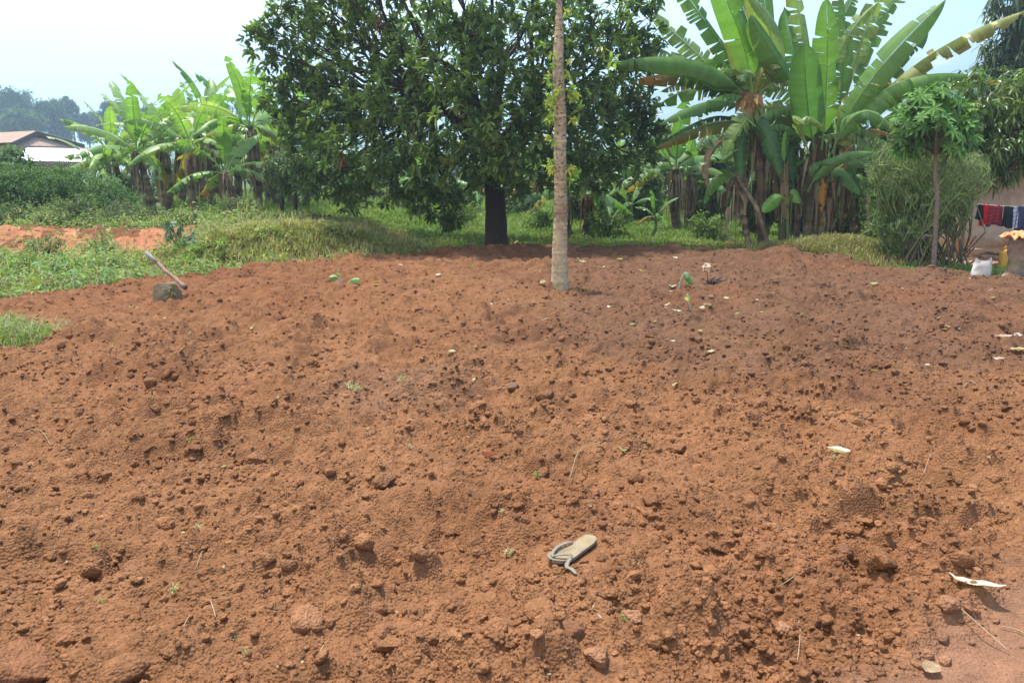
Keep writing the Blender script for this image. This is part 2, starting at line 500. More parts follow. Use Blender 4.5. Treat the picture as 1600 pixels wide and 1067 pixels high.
def build_soil():
    ys = [0.9]
    while ys[-1] < 20.2:
        ys.append(ys[-1] + min(0.022, max(0.0021 * ys[-1], 0.004)))
    ys = np.array(ys)
    ui = np.linspace(-0.70, 0.70, 1180)
    uo = np.linspace(0.70, 1.6, 120)[1:]
    u = np.concatenate([-uo[::-1], ui, uo])
    Y = np.repeat(ys[:, None], len(u), 1)
    X = u[None] * (Y + 0.35)
    x, y = X.ravel(), Y.ravel()
    z = np.empty_like(x)
    for s in range(0, len(x), 400000):
        z[s:s + 400000] = soil_z(x[s:s + 400000], y[s:s + 400000])
    # crumbling: no face stands steeper than loose earth can
    z = z.reshape(X.shape)
    def blur(a, n):
        for _ in range(n):
            p_ = np.pad(a, ((1, 1), (0, 0)), 'edge'); a = .25 * p_[:-2] + .5 * p_[1:-1] + .25 * p_[2:]
            p_ = np.pad(a, ((0, 0), (2, 2)), 'edge'); a = .2 * (p_[:, :-4] + p_[:, 1:-3] + p_[:, 2:-2] + p_[:, 3:-1] + p_[:, 4:])
        return a
    dy = np.gradient(ys)[:, None]
    for _ in range(3):
        s_ = np.clip((np.gradient(z, axis=0) / dy - 1.05) / .9, 0, 1)
        m_ = np.clip(blur(s_, 3) * 1.8, 0, 1)
        z = z * (1 - m_) + blur(z, 4) * m_
    c = np.concatenate([soil_colour(x[s:s + 400000], y[s:s + 400000]) for s in range(0, len(x), 400000)])
    tag(grid_mesh("soil_field", X, Y, z.reshape(X.shape), c, M_SOIL), kind="structure")

ICO_V = None
def ico(sub):
    import bmesh
    bm = bmesh.new(); bmesh.ops.create_icosphere(bm, subdivisions=sub, radius=1.0)
    bm.verts.ensure_lookup_table()
    V = np.array([v.co[:] for v in bm.verts]); F = np.array([[v.index for v in f.verts] for f in bm.faces])
    bm.free(); return V, F

def clod_shape(sub, seed):
    V, F = ico(sub)
    rng = np.random.default_rng(seed)
    # cut by random planes for broken faces, then roughen
    for k in range(9):
        d = norm(rng.normal(0, 1, 3)); h = rng.uniform(.55, .95)
        s = V @ d
        V = V - np.maximum(0, s - h)[:, None] * d[None] * 0.9
    V = V * (1 + 0.10 * fbm(V[:, 0] * 2 + V[:, 2] * 1.3 + seed, V[:, 1] * 2 - V[:, 2] * 1.1, seed, 3))[:, None]
    if sub > 2:
        V = V * (1 + 0.05 * fbm(V[:, 0] * 7 + V[:, 2] * 5 + seed, V[:, 1] * 7 - V[:, 2] * 4, seed + 3, 3))[:, None]
    return V * np.array((1, rng.uniform(.7, 1), rng.uniform(.5, .75))), F

def rotm(rng, n, tilt=0.6):
    a = rng.uniform(0, 2 * np.pi, n); b = rng.normal(0, tilt, n); c = rng.normal(0, tilt, n)
    ca, sa, cb, sb, cc, sc_ = np.cos(a), np.sin(a), np.cos(b), np.sin(b), np.cos(c), np.sin(c)
    Rz = np.zeros((n, 3, 3)); Rz[:, 0, 0] = ca; Rz[:, 0, 1] = -sa; Rz[:, 1, 0] = sa; Rz[:, 1, 1] = ca; Rz[:, 2, 2] = 1
    Rx = np.zeros((n, 3, 3)); Rx[:, 0, 0] = 1; Rx[:, 1, 1] = cb; Rx[:, 1, 2] = -sb; Rx[:, 2, 1] = sb; Rx[:, 2, 2] = cb
    Ry = np.zeros((n, 3, 3)); Ry[:, 1, 1] = 1; Ry[:, 0, 0] = cc; Ry[:, 0, 2] = sc_; Ry[:, 2, 0] = -sc_; Ry[:, 2, 2] = cc
    return Rz @ Rx @ Ry

def build_clods():
    rng = np.random.default_rng(5)
    g = Geo()
    sh = {1: [clod_shape(1, 100 + k) for k in range(8)], 2: [clod_shape(2, 200 + k) for k in range(10)], 3: [clod_shape(3, 300 + k) for k in range(8)]}
    # (count, size lo, hi, y lo, y hi, detail)
    for cnt, lo, hi, y0, y1, sub in ((16000, .004, .011, 1.7, 4.6, 1), (9000, .008, .018, 1.7, 8, 1), (4500, .014, .03, 1.7, 12, 2), (34000, .011, .032, 4.5, 18.5, 1), (15000, .011, .028, 1.75, 7.5, 2), (1500, .024, .050, 1.8, 8, 3), (6500, .018, .045, 6, 18.5, 2)):
        y = np.sqrt(rng.uniform(y0 ** 1.2, y1 ** 1.2, cnt)) if y1 < 9 else rng.uniform(y0, y1, cnt)
        if y1 < 9: y = y0 * (y1 / y0) ** rng.uniform(0, 1, cnt) ** 0.8
        x = rng.uniform(-.80, .80, cnt) * (y + .3)
        # clods gather in patches, and lie thicker to the right
        w = np.clip(0.45 + 0.8 * fbm(x * 1.4, y * 1.4, 91, 3) + 0.25 * ss(-0.2, 0.45, x / y), 0.2, 1)
        keep = (rng.uniform(0, 1, cnt) < w) & (till_mask(x, y) > .75) & (rng.uniform(0, 1, cnt) > path_mask(x, y) * .93)
        x, y = x[keep], y[keep]; n = len(x)
        r = lo * (hi / lo) ** rng.uniform(0, 1, n) ** 1.5
        z = soil_z(x, y) + r * rng.uniform(-0.45, 0.2, n)
        c = soil_colour(x, y) * np.exp(rng.normal(0.09, .09, (n, 1)))
        M = rotm(rng, n, .4) * r[:, None, None]
        kind = rng.integers(0, len(sh[sub]), n)
        for k, (V, F) in enumerate(sh[sub]):
            s = np.where(kind == k)[0]
            if not len(s): continue
            W = np.einsum('nij,vj->nvi', M[s], V) + np.stack([x[s], y[s], z[s]], 1)[:, None]
            T = (F[None] + (np.arange(len(s)) * len(V))[:, None, None]).reshape(-1, 3)
            g.add(W.reshape(-1, 3), None, T, np.repeat(c[s], len(V), 0))
    tag(g.build("soil_crumbs", M_SOIL, None, True), "loose red brown soil crumbs strewn over the tilled field", "soil", kind="stuff")

build_ground()
build_soil()
build_clods()
# ------------------------------------------------------------------ mango tree in the middle
UP = np.array((0, 0, 1.0))

def rosette(g, rng, P, axis, n, L, W, cols, spread=0.9, droop=0.35):
    """whorls of leaves at twig ends: P (k,3), axis (k,3)"""
    k = len(P)
    a = np.repeat(norm(axis), n, 0)
    d = norm(a * rng.uniform(-.15, .75, (k * n, 1)) + rdir(rng, k * n) * spread + np.array((0, 0, -.12)))
    p = np.repeat(P, n, 0) + d * 0.02 + rng.normal(0, .02, (k * n, 3))
    ci = rng.integers(0, len(cols), k)
    base = np.asarray(cols)[ci] * np.exp(rng.normal(0, .18, (k, 1)))
    c = np.repeat(base, n, 0) * np.exp(rng.normal(0, .15, (k * n, 1)))
    leafs(g, p, d, UP + rng.normal(0, .25, (k * n, 3)), L * rng.uniform(.65, 1.15, k * n), W * rng.uniform(.75, 1.15, k * n), c, droop=droop * 1.0)

def wobble(rng, A, B, n, amp):
    t = np.linspace(0, 1, n)[:, None]
    p = A * (1 - t) + B * t
    w = rng.normal(0, amp, (n, 3)) * np.sin(np.pi * t) * 0.8
    return p + w

def build_mango():
    rng = np.random.default_rng(21)
    Y0 = 18.7
    base = gr(776, 384, 0.02); base[1] = Y0; base[0] = at(776, 384, Y0)[0]; base[2] = 0
    t = thing("mango_tree", base, "big dark green round crowned tree with thick dark trunk behind the tilled field", "tree")
    gt = Geo()
    bark = (0.052, 0.036, 0.026)
    top = base + np.array((-0.05, 0, 2.0))
    zs = np.linspace(-.1, 1, 14)
    tp = base[None] + (top - base)[None] * zs[:, None]
    tr = np.interp(zs, [-.1, 0, .1, .5, 1], [.36, .31, .265, .235, .27])
    tube(gt, tp, tr, bark, 16, True, .035, rng)
    # clumps of foliage: (px, py, radius m, depth offset)
    cl = [(408, 75, .42, 0), (425, 45, .4, .3), (440, 20, .3, .2), (445, 110, .55, .2), (430, 160, .38, -.2), (470, 140, .6, .5), (465, 195, .5, -.4), (480, 240, .6, 0), (520, 190, .7, -.8),
          (480, 60, .4, -.3), (500, -10, .55, 0), (475, 10, .4, .3), (540, 20, .6, .4), (520, 130, .55, .3), (560, 90, .6, -.6), (590, 30, .75, -.2), (570, 150, .8, -1.4), (520, 270, .65, -.6), (560, 240, .8, -1.6), (600, 290, .6, -.9), (490, 285, .45, .2), (545, 300, .45, -.3),
          (620, 220, .95, -2.2), (640, 130, .95, -2.0), (650, 40, .95, -1.4), (660, 285, .75, -1.9), (690, 318, .36, -2.0), (655, 305, .36, -1.8), (706, 345, .14, -1.9),
          (700, 200, 1.0, -3.0), (720, 100, 1.0, -2.8), (730, 10, .95, -2.2), (720, 260, .75, -2.4), (770, 165, 1.0, -3.3), (800, 70, 1.0, -2.9), (800, 225, .85, -2.8), (760, 262, .5, -1.6), (830, 255, .7, -2.0), (805, 290, .3, -1),
          (850, 150, .95, -3.0), (870, 20, .9, -2.2), (890, 100, .95, -2.5), (880, 215, .9, -2.2), (900, 270, .65, -1.2), (925, 180, .85, -1.6), (940, 90, .85, -1.2), (930, 10, .85, -1.0), (950, 235, .65, -.6), (935, 280, .4, -.4), (975, 160, .6, 0), (985, 195, .5, .3), (1005, 230, .42, .2), (985, 90, .6, .3), (985, 25, .6, .2), (1010, 60, .42, .4), (1000, 190, .4, .5), (1020, 195, .3, .3), (975, 265, .4, .2), (1000, -10, .5, .2), (865, 270, .5, -.3)]
    C, RR = [], []
    for px, py, r, dy in cl:
        C.append(at(px, py, Y0 + dy * .8)); RR.append(r)
    # the back half and the top of the crown
    cen = np.array((at(715, 120, Y0)[0], Y0, 4.6))
    k = 0
    while k < 34:
        d = rng.uniform(-1, 1, 3)
        if np.linalg.norm(d) > 1 or np.linalg.norm(d) < .55: continue
        p = cen + d * np.array((4.2, 3.8, 3.4))
        if p[2] < 2.4: continue
        if p[1] < Y0 - .3 and p[2] < 5.6: continue
        C.append(p); RR.append(rng.uniform(.6, .95)); k += 1
    C = np.array(C); RR = np.array(RR)
    # limbs
    gl = Geo()
    hubs = [top + np.array(v) for v in ((-1.3, -.6, 1.4), (-.5, -1.4, 1.6), (.9, -1.0, 1.5), (1.4, .5, 1.3), (-.9, 1.2, 1.5), (.2, .4, 2.2), (-.15, -.3, 1.2))]
    for h in hubs:
        tube(gl, wobble(rng, top + np.array((0, 0, -.15)), h, 7, .08), np.linspace(.16, .085, 7), bark, 8, True, .04, rng)
    for c, r in zip(C, RR):
        h = min(hubs, key=lambda q: np.linalg.norm(q - c))
        p = wobble(rng, h, c, 8, .12); p[:, 2] += -.25 * np.sin(np.linspace(0, np.pi, 8))
        tube(gl, p, np.linspace(.055, .015, 8), bark, 5, False)
        for q in range(5):
            e = c + rdir(rng, 1)[0] * r * .9
            tube(gl, wobble(rng, p[5], e, 4, .05), np.linspace(.016, .006, 4), (0.07, .06, .035), 4, False)
    # leaves
    g = Geo()
    cols = [(.078, .134, .036), (.102, .172, .044), (.134, .218, .055), (.19, .28, .07), (.085, .148, .042), (.155, .235, .057)]
    for c, r in zip(C, RR):
        n = int(46 * r * r) + 11
        d = rdir(rng, n)
        rad = r * rng.uniform(.45, 1.05, n) ** .6
        P = c + d * rad[:, None] * np.array((1, 1, .85))
        P = P + rng.normal(0, .04, (n, 3))
        rosette(g, rng, P, norm(d + np.array((0, -.25, .75))), 12, .21, .094, cols, .75, .12)
    # reddish dead bunches and a few yellow leaves
    for px, py in ((600, 32), (525, 245)):
        c = at(px, py, Y0 - 1.6); n = 3
        rosette(g, rng, c + rng.normal(0, .12, (n, 3)), np.repeat(np.array([[0, 0, -1.0]]), n, 0), 9, .2, .05, [(.16, .07, .035), (.12, .05, .03)], .4, .5)
    for px, py in ((690, 285), (700, 255), (735, 215), (940, 75), (925, 90), (645, 190), (560, 55)):
        c = at(px, py, Y0 - 2.6)
        rosette(g, rng, c[None], np.array([[0, -.5, .8]]), 9, .2, .055, [(.20, .19, .03)], .7, .3)
    tk = gt.build("trunk", M_BARK, t)
    gl.build("limbs", M_BARK, tk)
    g.build("crown", M_LEAF, t, False)

# ------------------------------------------------------------------ generic broadleaf tree or shrub
def leafy(name, label, cat, base, clumps, stems, leafL, leafW, cols, nper, rng, mat=None, group=None, ros=7, stemcol=(.09, .065, .045), spread=.95, droop=.3, up=.5, fill=.5):
    """clumps: (centre, radius xyz); stems: list of (points, r0, r1)"""
    t = thing(name, base, label, cat, group)
    g = Geo(); gs = Geo()
    for c, r in clumps:
        r = np.broadcast_to(np.asarray(r, float), (3,))
        n = max(4, int(nper * (r[0] * r[2] + r[0] * r[1] + r[1] * r[2]) / 3))
        d = rdir(rng, n)
        P = np.asarray(c) + d * r * (rng.uniform(fill, 1.05, (n, 1)))
        P = P + rng.normal(0, .1, (n, 3)) * r
        rosette(g, rng, P, norm(d + np.array((0, -.1, up))), ros, leafL, leafW, cols, spread, droop)
    for pts, r0, r1 in stems:
        pts = catmull(np.asarray(pts, float), 10)
        tube(gs, pts, np.linspace(r0, r1, 10), stemcol, 7, True, .05, rng)
    if gs.n: gs.build("trunk", M_BARK, t)
    g.build("crown", mat or M_SOFT, t, False)
    return t

def blob_clumps(rng, c, R3, n, r0, r1, zmin=None):
    out = []
    while len(out) < n:
        d = rdir(rng, 1)[0] * rng.uniform(.35, 1) ** .5
        p = np.asarray(c) + d * np.asarray(R3)
        if zmin is not None and p[2] < zmin: p[2] = zmin + rng.uniform(0, .12)
        out.append((p, rng.uniform(r0, r1)))
    return out

# ------------------------------------------------------------------ banana plants
BG = [(.10, .205, .045), (.085, .18, .045), (.12, .235, .055), (.14, .25, .065), (.07, .15, .04)]

def banana_leaf(P0, P1, P2, W, rng, col, tear=.4, fold=.5, roll=0.0, pet=.10, edge=None, tip=None, hint=None, nseg=40, face=None):
    g = Geo()
    P0, P1, P2 = (np.asarray(a, float) for a in (P0, P1, P2))
    col = np.asarray(col, float)
    n = nseg
    t = np.linspace(0, 1, n + 1)
    Cc = bez(P0, P1, P2, t)
    T = norm(np.gradient(Cc, axis=0))
    out = P2 - P0; out[2] = 0
    out = norm(out) if np.linalg.norm(out) > 1e-3 else np.array((0, -1.0, 0))
    U = UP - .6 * out if hint is None else np.asarray(hint, float)
    S = norm(np.cross(T, np.broadcast_to(U, T.shape)))
    N = np.cross(S, T)
    if face is not None:                      # roll the blade so that it turns towards a direction
        f = np.asarray(face, float)
        fs = f - (T @ f)[:, None] * T; N = norm(fs); S = np.cross(T, N)
    if roll:
        c, s = math.cos(roll), math.sin(roll)
        S, N = S * c + N * s, N * c - S * s
    L = np.sum(np.linalg.norm(np.diff(Cc, axis=0), axis=1))
    s_ = np.clip((t - pet) / (1 - pet), 0, 1)
    w = W * .5 * np.minimum(1, (s_ / .16)) ** .55 * (1 - s_ ** 5) ** .75
    w[0] = 0
    wind = rng.uniform(-.15, .15)
    for sg in (-1.0, 1.0):
        i = int(pet * n)
        while i < n:
            k = 1 + int(rng.exponential(1 / max(tear, .02) * 1.6)); k = min(k, n - i)
            a = fold * (1 + .0 * sg) + rng.normal(0, .10 + .36 * min(1.2, tear)) + wind * sg
            a0 = a * .55
            shrink = rng.uniform(.86, 1.0) if tear > .15 else 1.0
            idx = np.arange(i, i + k + 1)
            gap = np.ones(k + 1)
            if tear > .1:
                gap = np.linspace(0, 1, k + 1)
            rows = []
            for r, ang in ((0.04, a0), (.35, a0), (.7, (a0 + a) / 2 + .06), (1.0, a + .1)):
                ww = (w[idx] * r * (shrink if r > .5 else 1))[:, None]
                fw = T[idx] * ww * .22
                # torn strips part at the outer edge
                if tear > .1 and r > .3 and k >= 1:
                    mid = (k) / 2.0
                    pull = -(np.arange(k + 1) - mid) * (L / n) * .26 * r * min(1.2, tear * 1.3)
                    fw = fw + T[idx] * pull[:, None]
                rows.append(Cc[idx] + S[idx] * sg * ww * math.cos(ang) - N[idx] * ww * math.sin(ang) + fw)
            V = np.stack(rows, 1)
            m = 4
            ii = np.arange(k)[:, None]; jj = np.arange(m - 1)[None]
            Q = np.stack([ii * m + jj, (ii + 1) * m + jj, (ii + 1) * m + jj + 1, ii * m + jj + 1], -1).reshape(-1, 4)
            cc = np.repeat(np.repeat(col[None, None], k + 1, 0), m, 1) * math.exp(rng.normal(0, .09))
            cc = cc * np.linspace(1.12, .94, m)[None, :, None] * np.exp(rng.normal(0, .07, (k + 1, 1, 1)))
            if edge is not None:
                ed = np.asarray(edge, float); f = np.array((0, .1, .45, .9)) * rng.uniform(.4, 1.1)
                f = np.clip(f, 0, 1)[None, :, None]
                cc = cc * (1 - f) + ed * f
            elif rng.uniform() < .25 * tear + .04:
                f = np.array((0, 0, .05, .7))[None, :, None]
                cc = cc * (1 - f) + np.array((.20, .13, .05)) * f
            if tip is not None:
                f = ss(.55, .9, t[idx])[:, None, None]
                cc = cc * (1 - f) + np.asarray(tip, float) * f
            g.add(V.reshape(-1, 3), Q, None, cc.reshape(-1, 3))
            i += k
    # midrib and leaf stalk
    rr = np.interp(t, [0, pet, 1], [.028, .02, .003]) * min(1.0, W / .5)
    rc = np.repeat((col * np.array((1.5, 1.35, 1.3)) + .02)[None], n + 1, 0)
    if tip is not None:
        rc = rc * (1 - ss(.6, .95, t)[:, None]) + np.asarray(tip) * ss(.6, .95, t)[:, None]
    tube(g, Cc - N * rr[:, None] * .6, rr, rc, 5, False)
    return g

def stem_geo(rng, pts, r0, r1, cols, ring=False):
    g = Geo(); r0 = r0 * .8; r1 = r1 * .85
    p = catmull(pts, 26)
    r = np.linspace(r0, r1, 26) * (1 + .06 * rng.standard_normal(26))
    if ring: r = np.linspace(r0, r1, 26) * (1 + .16 * (np.arange(26) % 2))
    c = np.asarray(cols)[rng.integers(0, len(cols), 26)] * np.exp(rng.normal(0, .15, (26, 1)))
    tube(g, p, r, c, 9, True, .07, rng)
    return g

def dry_skirt(rng, P, length, n_, spread=.18, cols=((.15, .09, .055), (.23, .155, .10), (.10, .06, .04), (.30, .22, .15), (.36, .28, .2))):
    """withered sheaths and leaf strips hanging down round a stem"""
    g = Geo()
    for k in range(int(n_ * 1.4)):
        a = rng.uniform(0, 2 * np.pi); o = np.array((math.cos(a), math.sin(a), 0))
        z0 = rng.uniform(-.5, .1) * length
        A = P + o * rng.uniform(.05, .12) + UP * z0
        L = length * rng.uniform(.35, .9)
        B = A + o * rng.uniform(.05, spread) + UP * .06; C = A + o * rng.uniform(.02, spread) - UP * L
        w = rng.uniform(.018, .05)
        t = np.linspace(0, 1, 7); c = bez(A, B, C, t)
        s = np.array((-o[1], o[0], 0)) * math.cos(.6) + o * rng.normal(0, .6)
        ww = w * np.sin(np.pi * (t * .9 + .08))[:, None] * (1 + .3 * rng.standard_normal((7, 1)))
        V = np.stack([c - s * ww, c + s * ww + o * .02], 1).reshape(-1, 3)
        i = np.arange(6)[:, None] * 2
        g.add(V, np.concatenate([i, i + 1, i + 3, i + 2], 1), None, np.asarray(cols[rng.integers(0, len(cols))]) * rng.uniform(.7, 1.25))
    return g

STEM_C = [(.13, .08, .05), (.19, .125, .08), (.09, .06, .04), (.24, .17, .11), (.13, .115, .05), (.06, .04, .03)]

def banana_plant(base, H, nl, LL, seed, label, group, lean=(0, 0), W=.5, tear=.5, young=False, cols=None, dry=8, r=.12, pale=1.0, sit=True):
    rng = np.random.default_rng(seed)
    base = np.asarray(base, float)
    t = thing("banana_plant", base, label, "banana plant", group)
    top = base + np.array((lean[0], lean[1], H))
    pts = [base - UP * .1, base * .5 + top * .5 + np.array((rng.normal(0, .06), 0, 0)), top]
    stem_geo(rng, pts, r * 1.25, r * .7, STEM_C if not young else [(.10, .15, .05), (.12, .13, .06)]).build("pseudostem", M_STEM, t)
    a0 = rng.uniform(0, 6.28)
    cols = cols or BG
    for k in range(nl):
        a = a0 + k * 2.4 + rng.normal(0, .25)
        f = k / max(1, nl - 1)                  # 0 = youngest, upright
        el = np.interp(f, [0, .25, .6, 1], [1.38, .85, .30, -.15]) + rng.normal(0, .14)
        L = LL * rng.uniform(.8, 1.1) * (1 if f < .9 else .8)
        o = np.array((math.cos(a), math.sin(a), 0))
        P1 = top + (o * math.cos(el + .15) + UP * math.sin(el + .15)) * L * .55
        drop = np.interp(f, [0, .4, 1], [.02, .22, .55]) * L
        P2 = top + (o * math.cos(el * .8) + UP * math.sin(el * .8)) * L - UP * drop
        P0 = top - UP * .05 + o * .04
        c = np.asarray(cols[rng.integers(0, len(cols))]) * pale
        kw = {}
        if f > .85 and rng.uniform() < .6: kw = dict(edge=(.30, .19, .05), tip=(.32, .19, .04))
        if f > .8 and rng.uniform() < .3: c = np.array((.26, .22, .05))
        banana_leaf(P0, P1, P2, W * rng.uniform(.85, 1.1), rng, c, tear=tear * rng.uniform(.5, 1.6) * (0.5 if f < .15 else 1), fold=np.interp(f, [0, 1], [.15, .85]) + rng.normal(0, .15), roll=rng.normal(0, .45), nseg=30, **kw).build("leaf", M_BANANA, t)
    if dry:
        dry_skirt(rng, top - UP * .1, H * .65, dry).build("dry_leaves", M_DRY, t, False)
    return t

def build_banana_clump():
    """the big clump at the right edge of the field: every leaf set out by hand"""
    rng = np.random.default_rng(77)
    Y = 18.3
    g = "banana plants in the big clump"
    def P(a, y): return at(a[0], a[1], y)
    green, bright, mid, dark, pale, yel = (.12, .235, .048), (.14, .29, .047), (.10, .20, .045), (.062, .14, .04), (.20, .29, .09), (.29, .25, .06)
    OR = (.42, .21, .035); BR = (.17, .10, .05)
    FC = (0, -1, .35)
    #      base        ctrl         tip         Yb   Yt   W    col    tear fold  opts
    A = [((1166, 160), (1120, 60), (948, 100), 0, -.9, .86, green, .25, 1.34, dict(face=(0, -.25, 1))),
         ((1166, 160), (1105, 95), (1008, 12), .5, .9, .62, pale, 1.0, .55, dict(face=FC)),
         ((1162, 150), (1080, 75), (955, 70), .7, .6, .5, pale, 1.1, .7, dict(face=(0, -.5, 1))),
         ((1160, 165), (1100, 90), (982, 128), .2, -.2, .62, dark, 1.2, 1.15, dict(tip=OR, face=(0, -.4, 1))),
         ((1172, 140), (1130, 70), (1048, -40), .2, -.2, .66, mid, .75, .35, dict(face=FC)),
         ((1176, 145), (1165, 40), (1108, -45), -.2, -.6, .74, bright, .12, .25, dict(face=FC)),
         ((1182, 140), (1185, 50), (1130, -60), .3, .2, .7, dark, .2, .3, dict(face=FC)),
         ((1188, 140), (1205, 40), (1185, -70), .5, .4, .66, mid, .3, .3, dict(face=(0.4, -1, .3))),
         ((1196, 150), (1230, 55), (1165, -10), .1, -.7, .7, pale, .08, .5, dict(face=(-.4, -1, .5))),
         ((1165, 170), (1115, 135), (1028, 196), -.1, -.6, .5, mid, .4, 1.0, dict(face=(0, -.4, 1))),
         ((1165, 195), (1120, 175), (1022, 232), .2, -.1, .55, (.15, .20, .045), .5, .9, dict(edge=OR, face=(0, -.6, 1))),
         ((1160, 190), (1110, 160), (1015, 238), .5, .6, .5, dark, .8, .9, dict(face=(0, -.5, 1))),
         ((1196, 150), (1178, 165), (1128, 246), -.5, -.9, .60, pale, .85, .4, dict(face=(0.2, -1, .3))),
         ((1180, 118), (1163, 105), (1160, 128), -.6, -.9, .42, pale, .9, .8, dict(face=(0, -1, .4), pet=.02)),
         ((1170, 185), (1200, 190), (1218, 278), -.4, -.9, .42, dark, .05, .45, dict(face=(-.6, -1, .6))),
         ((1172, 190), (1155, 200), (1160, 280), -.2, -.5, .45, dark, .4, .5, dict(face=(0, -1, .2)))]
    B = [((1284, 235), (1298, 110), (1290, -6), -.3, -.8, .74, bright, .3, .2, dict(face=(.1, -1, .2))),
         ((1272, 235), (1255, 140), (1258, 70), -.5, -.9, .72, (.075, .18, .04), .05, .35, dict(face=(-.5, -1, .2))),
         ((1275, 215), (1235, 80), (1225, 10), .3, .5, .6, mid, .4, .3, dict(face=FC)),
         ((1268, 200), (1262, 60), (1232, -60), .5, .3, .6, pale, .9, .4, dict(face=FC)),
         ((1265, 240), (1232, 150), (1290, 200), -.9, -1.5, .46, pale, .7, 1.05, dict(face=(.1, -.7, .8))),
         ((1250, 150), (1200, 70), (1172, 25), .0, -.8, .66, green, .1, .45, dict(face=(-.2, -1, .6))),
         ((1262, 225), (1212, 170), (1195, 215), -.2, -.5, .5, mid, .4, .9, dict(face=(0, -.6, 1))),
         ((1258, 240), (1225, 205), (1240, 290), .1, .0, .5, dark, .3, .5, dict(face=FC)),
         ((1268, 170), (1290, 60), (1350, -30), .7, .8, .55, mid, .8, .4, dict(face=FC)),
         ((1280, 300), (1265, 235), (1318, 250), -.8, -1.2, .36, mid, .05, .6, dict(face=(0, -.6, 1))),
         ((1262, 300), (1290, 225), (1366, 238), -.9, -1.4, .42, mid, .05, .75, dict(face=(0, -.5, 1))),
         ((1290, 290), (1330, 222), (1383, 268), -.3, -.7, .38, mid, .05, .55, dict(face=(0, -.8, .8)))]
    D = [((1304, 230), (1335, 130), (1480, -2), -.2, -.7, .72, green, .3, .45, dict(face=(-.3, -1, .55))),
         ((1310, 225), (1360, 130), (1452, 52), .4, .5, .6, dark, .6, .6, dict(face=(-.2, -1, .5))),
         ((1320, 215), (1420, 70), (1612, 14), .5, -.6, .74, (.24, .275, .10), 1.2, 1.3, dict(edge=BR, face=(0, -.25, 1))),
         ((1312, 225), (1375, 90), (1535, 120), -.1, -.8, .82, green, .35, 1.34, dict(face=(0, -.25, 1))),
         ((1300, 240), (1340, 130), (1396, 203), -.5, -1.1, .72, (.11, .21, .06), .35, .8, dict(face=(0, -.8, .7))),
         ((1325, 200), (1440, 105), (1570, 128), .4, .1, .5, (.17, .22, .06), .8, 1.1, dict(tip=(.33, .23, .05), face=(0, -.5, 1))),
         ((1305, 245), (1335, 190), (1388, 210), .2, -.2, .36, (.15, .2, .045), .5, .8, dict(tip=OR, face=(0, -.8, .8))),
         ((1300, 245), (1325, 215), (1350, 178), .6, .9, .4, yel, 1.0, .7, dict(edge=BR, face=FC)),
         ((1318, 180), (1340, 40), (1405, -50), .7, .7, .58, pale, 1.1, .35, dict(face=FC)),
         ((1310, 190), (1325, 60), (1312, -50), .5, .5, .6, mid, .8, .3, dict(face=FC)),
         ((1290, 130), (1320, 45), (1372, 4), .3, .2, .52, pale, .7, .7, dict(face=(0, -.8, .7))),
         ((1330, 170), (1365, 20), (1450, -60), .9, 1.2, .5, mid, .9, .4, dict(face=FC)),
         ((1298, 285), (1318, 255), (1345, 305), -.5, -.9, .40, mid, .05, .4, dict(face=(.2, -1, .4)))]
    E = [((1232, 320), (1222, 290), (1192, 332), -1.0, -1.3, .36, bright, .05, .5, dict(face=(-.2, -1, .6), pet=.3)),
         ((1232, 318), (1238, 290), (1250, 318), -1.0, -1.2, .30, bright, .05, .5, dict(face=(.2, -1, .6), pet=.3)),
         ((1230, 325), (1222, 240), (1228, 205), -.9, -1.0, .12, bright, .02, .2, dict(face=FC, pet=.5))]
    def plant(leaves, stem, r0, r1, label, ring=False, cols=STEM_C, dry=0, dh=1.6):
        base = gr(stem[0][0], stem[0][1], 0.02); yb = base[1]
        t = thing("banana_plant", base, label, "banana plant", g)
        pts = [np.array((at(a, b, Y + o)[0], (Y + o), at(a, b, Y + o)[2])) for a, b, o in stem]
        pts[0][2] = -.05
        t.location = tuple(pts[0])
        stem_geo(rng, pts, r0, r1, cols, ring).build("pseudostem", M_STEM, t)
        for b, c, e, yb, yt, W, col, tear, fold, kw in leaves:
            banana_leaf(P(b, Y + yb), P(c, Y + (yb + yt) / 2), P(e, Y + yt), W, rng, np.array(col) * rng.uniform(.88, 1.1), tear, fold, **kw).build("leaf", M_BANANA, t)
        for k in range(12 if len(leaves) > 6 else 0):
            a = rng.choice([0, np.pi]) + rng.normal(0, .75); el = rng.uniform(-.1, 1.15); L = rng.uniform(1.5, 2.5)
            o = np.array((math.cos(a), .6 * math.sin(a) + .25, 0)); tp = pts[-1]
            banana_leaf(tp - UP * .05, tp + (o * math.cos(el + .35) + UP * math.sin(el + .35)) * L * .55, tp + (o * math.cos(el * .8) + UP * math.sin(el * .8)) * L - UP * L * .32, rng.uniform(.5, .65), rng, [pale, bright, green, (.17, .28, .06), pale, (.25, .25, .055), (.30, .24, .05)][rng.integers(0, 7)], rng.uniform(.6, 1.3), rng.uniform(.5, 1.1), face=(rng.normal(0, .3), -.7, .8)).build("leaf", M_BANANA, t)
        if dry:
            dry_skirt(rng, pts[-1] - UP * .1, dh, dry, .25).build("dry_leaves", M_DRY, t, False)
        return t, pts
    gs = [(.09, .10, .04), (.10, .075, .04), (.07, .075, .03), (.13, .10, .06)]
    tA, pA = plant(A, [(1192, 378, 0), (1188, 280, 0), (1178, 160, 0)], .13, .09, "tall banana plant whose long hanging leaf reaches towards the dark round tree", dry=26, dh=1.9)
    plant(B, [(1262, 374, .1), (1268, 300, .1), (1272, 215, 0)], .15, .10, "banana plant with the broad upright bright leaf in the middle of the clump", cols=gs, dry=22, dh=1.6)
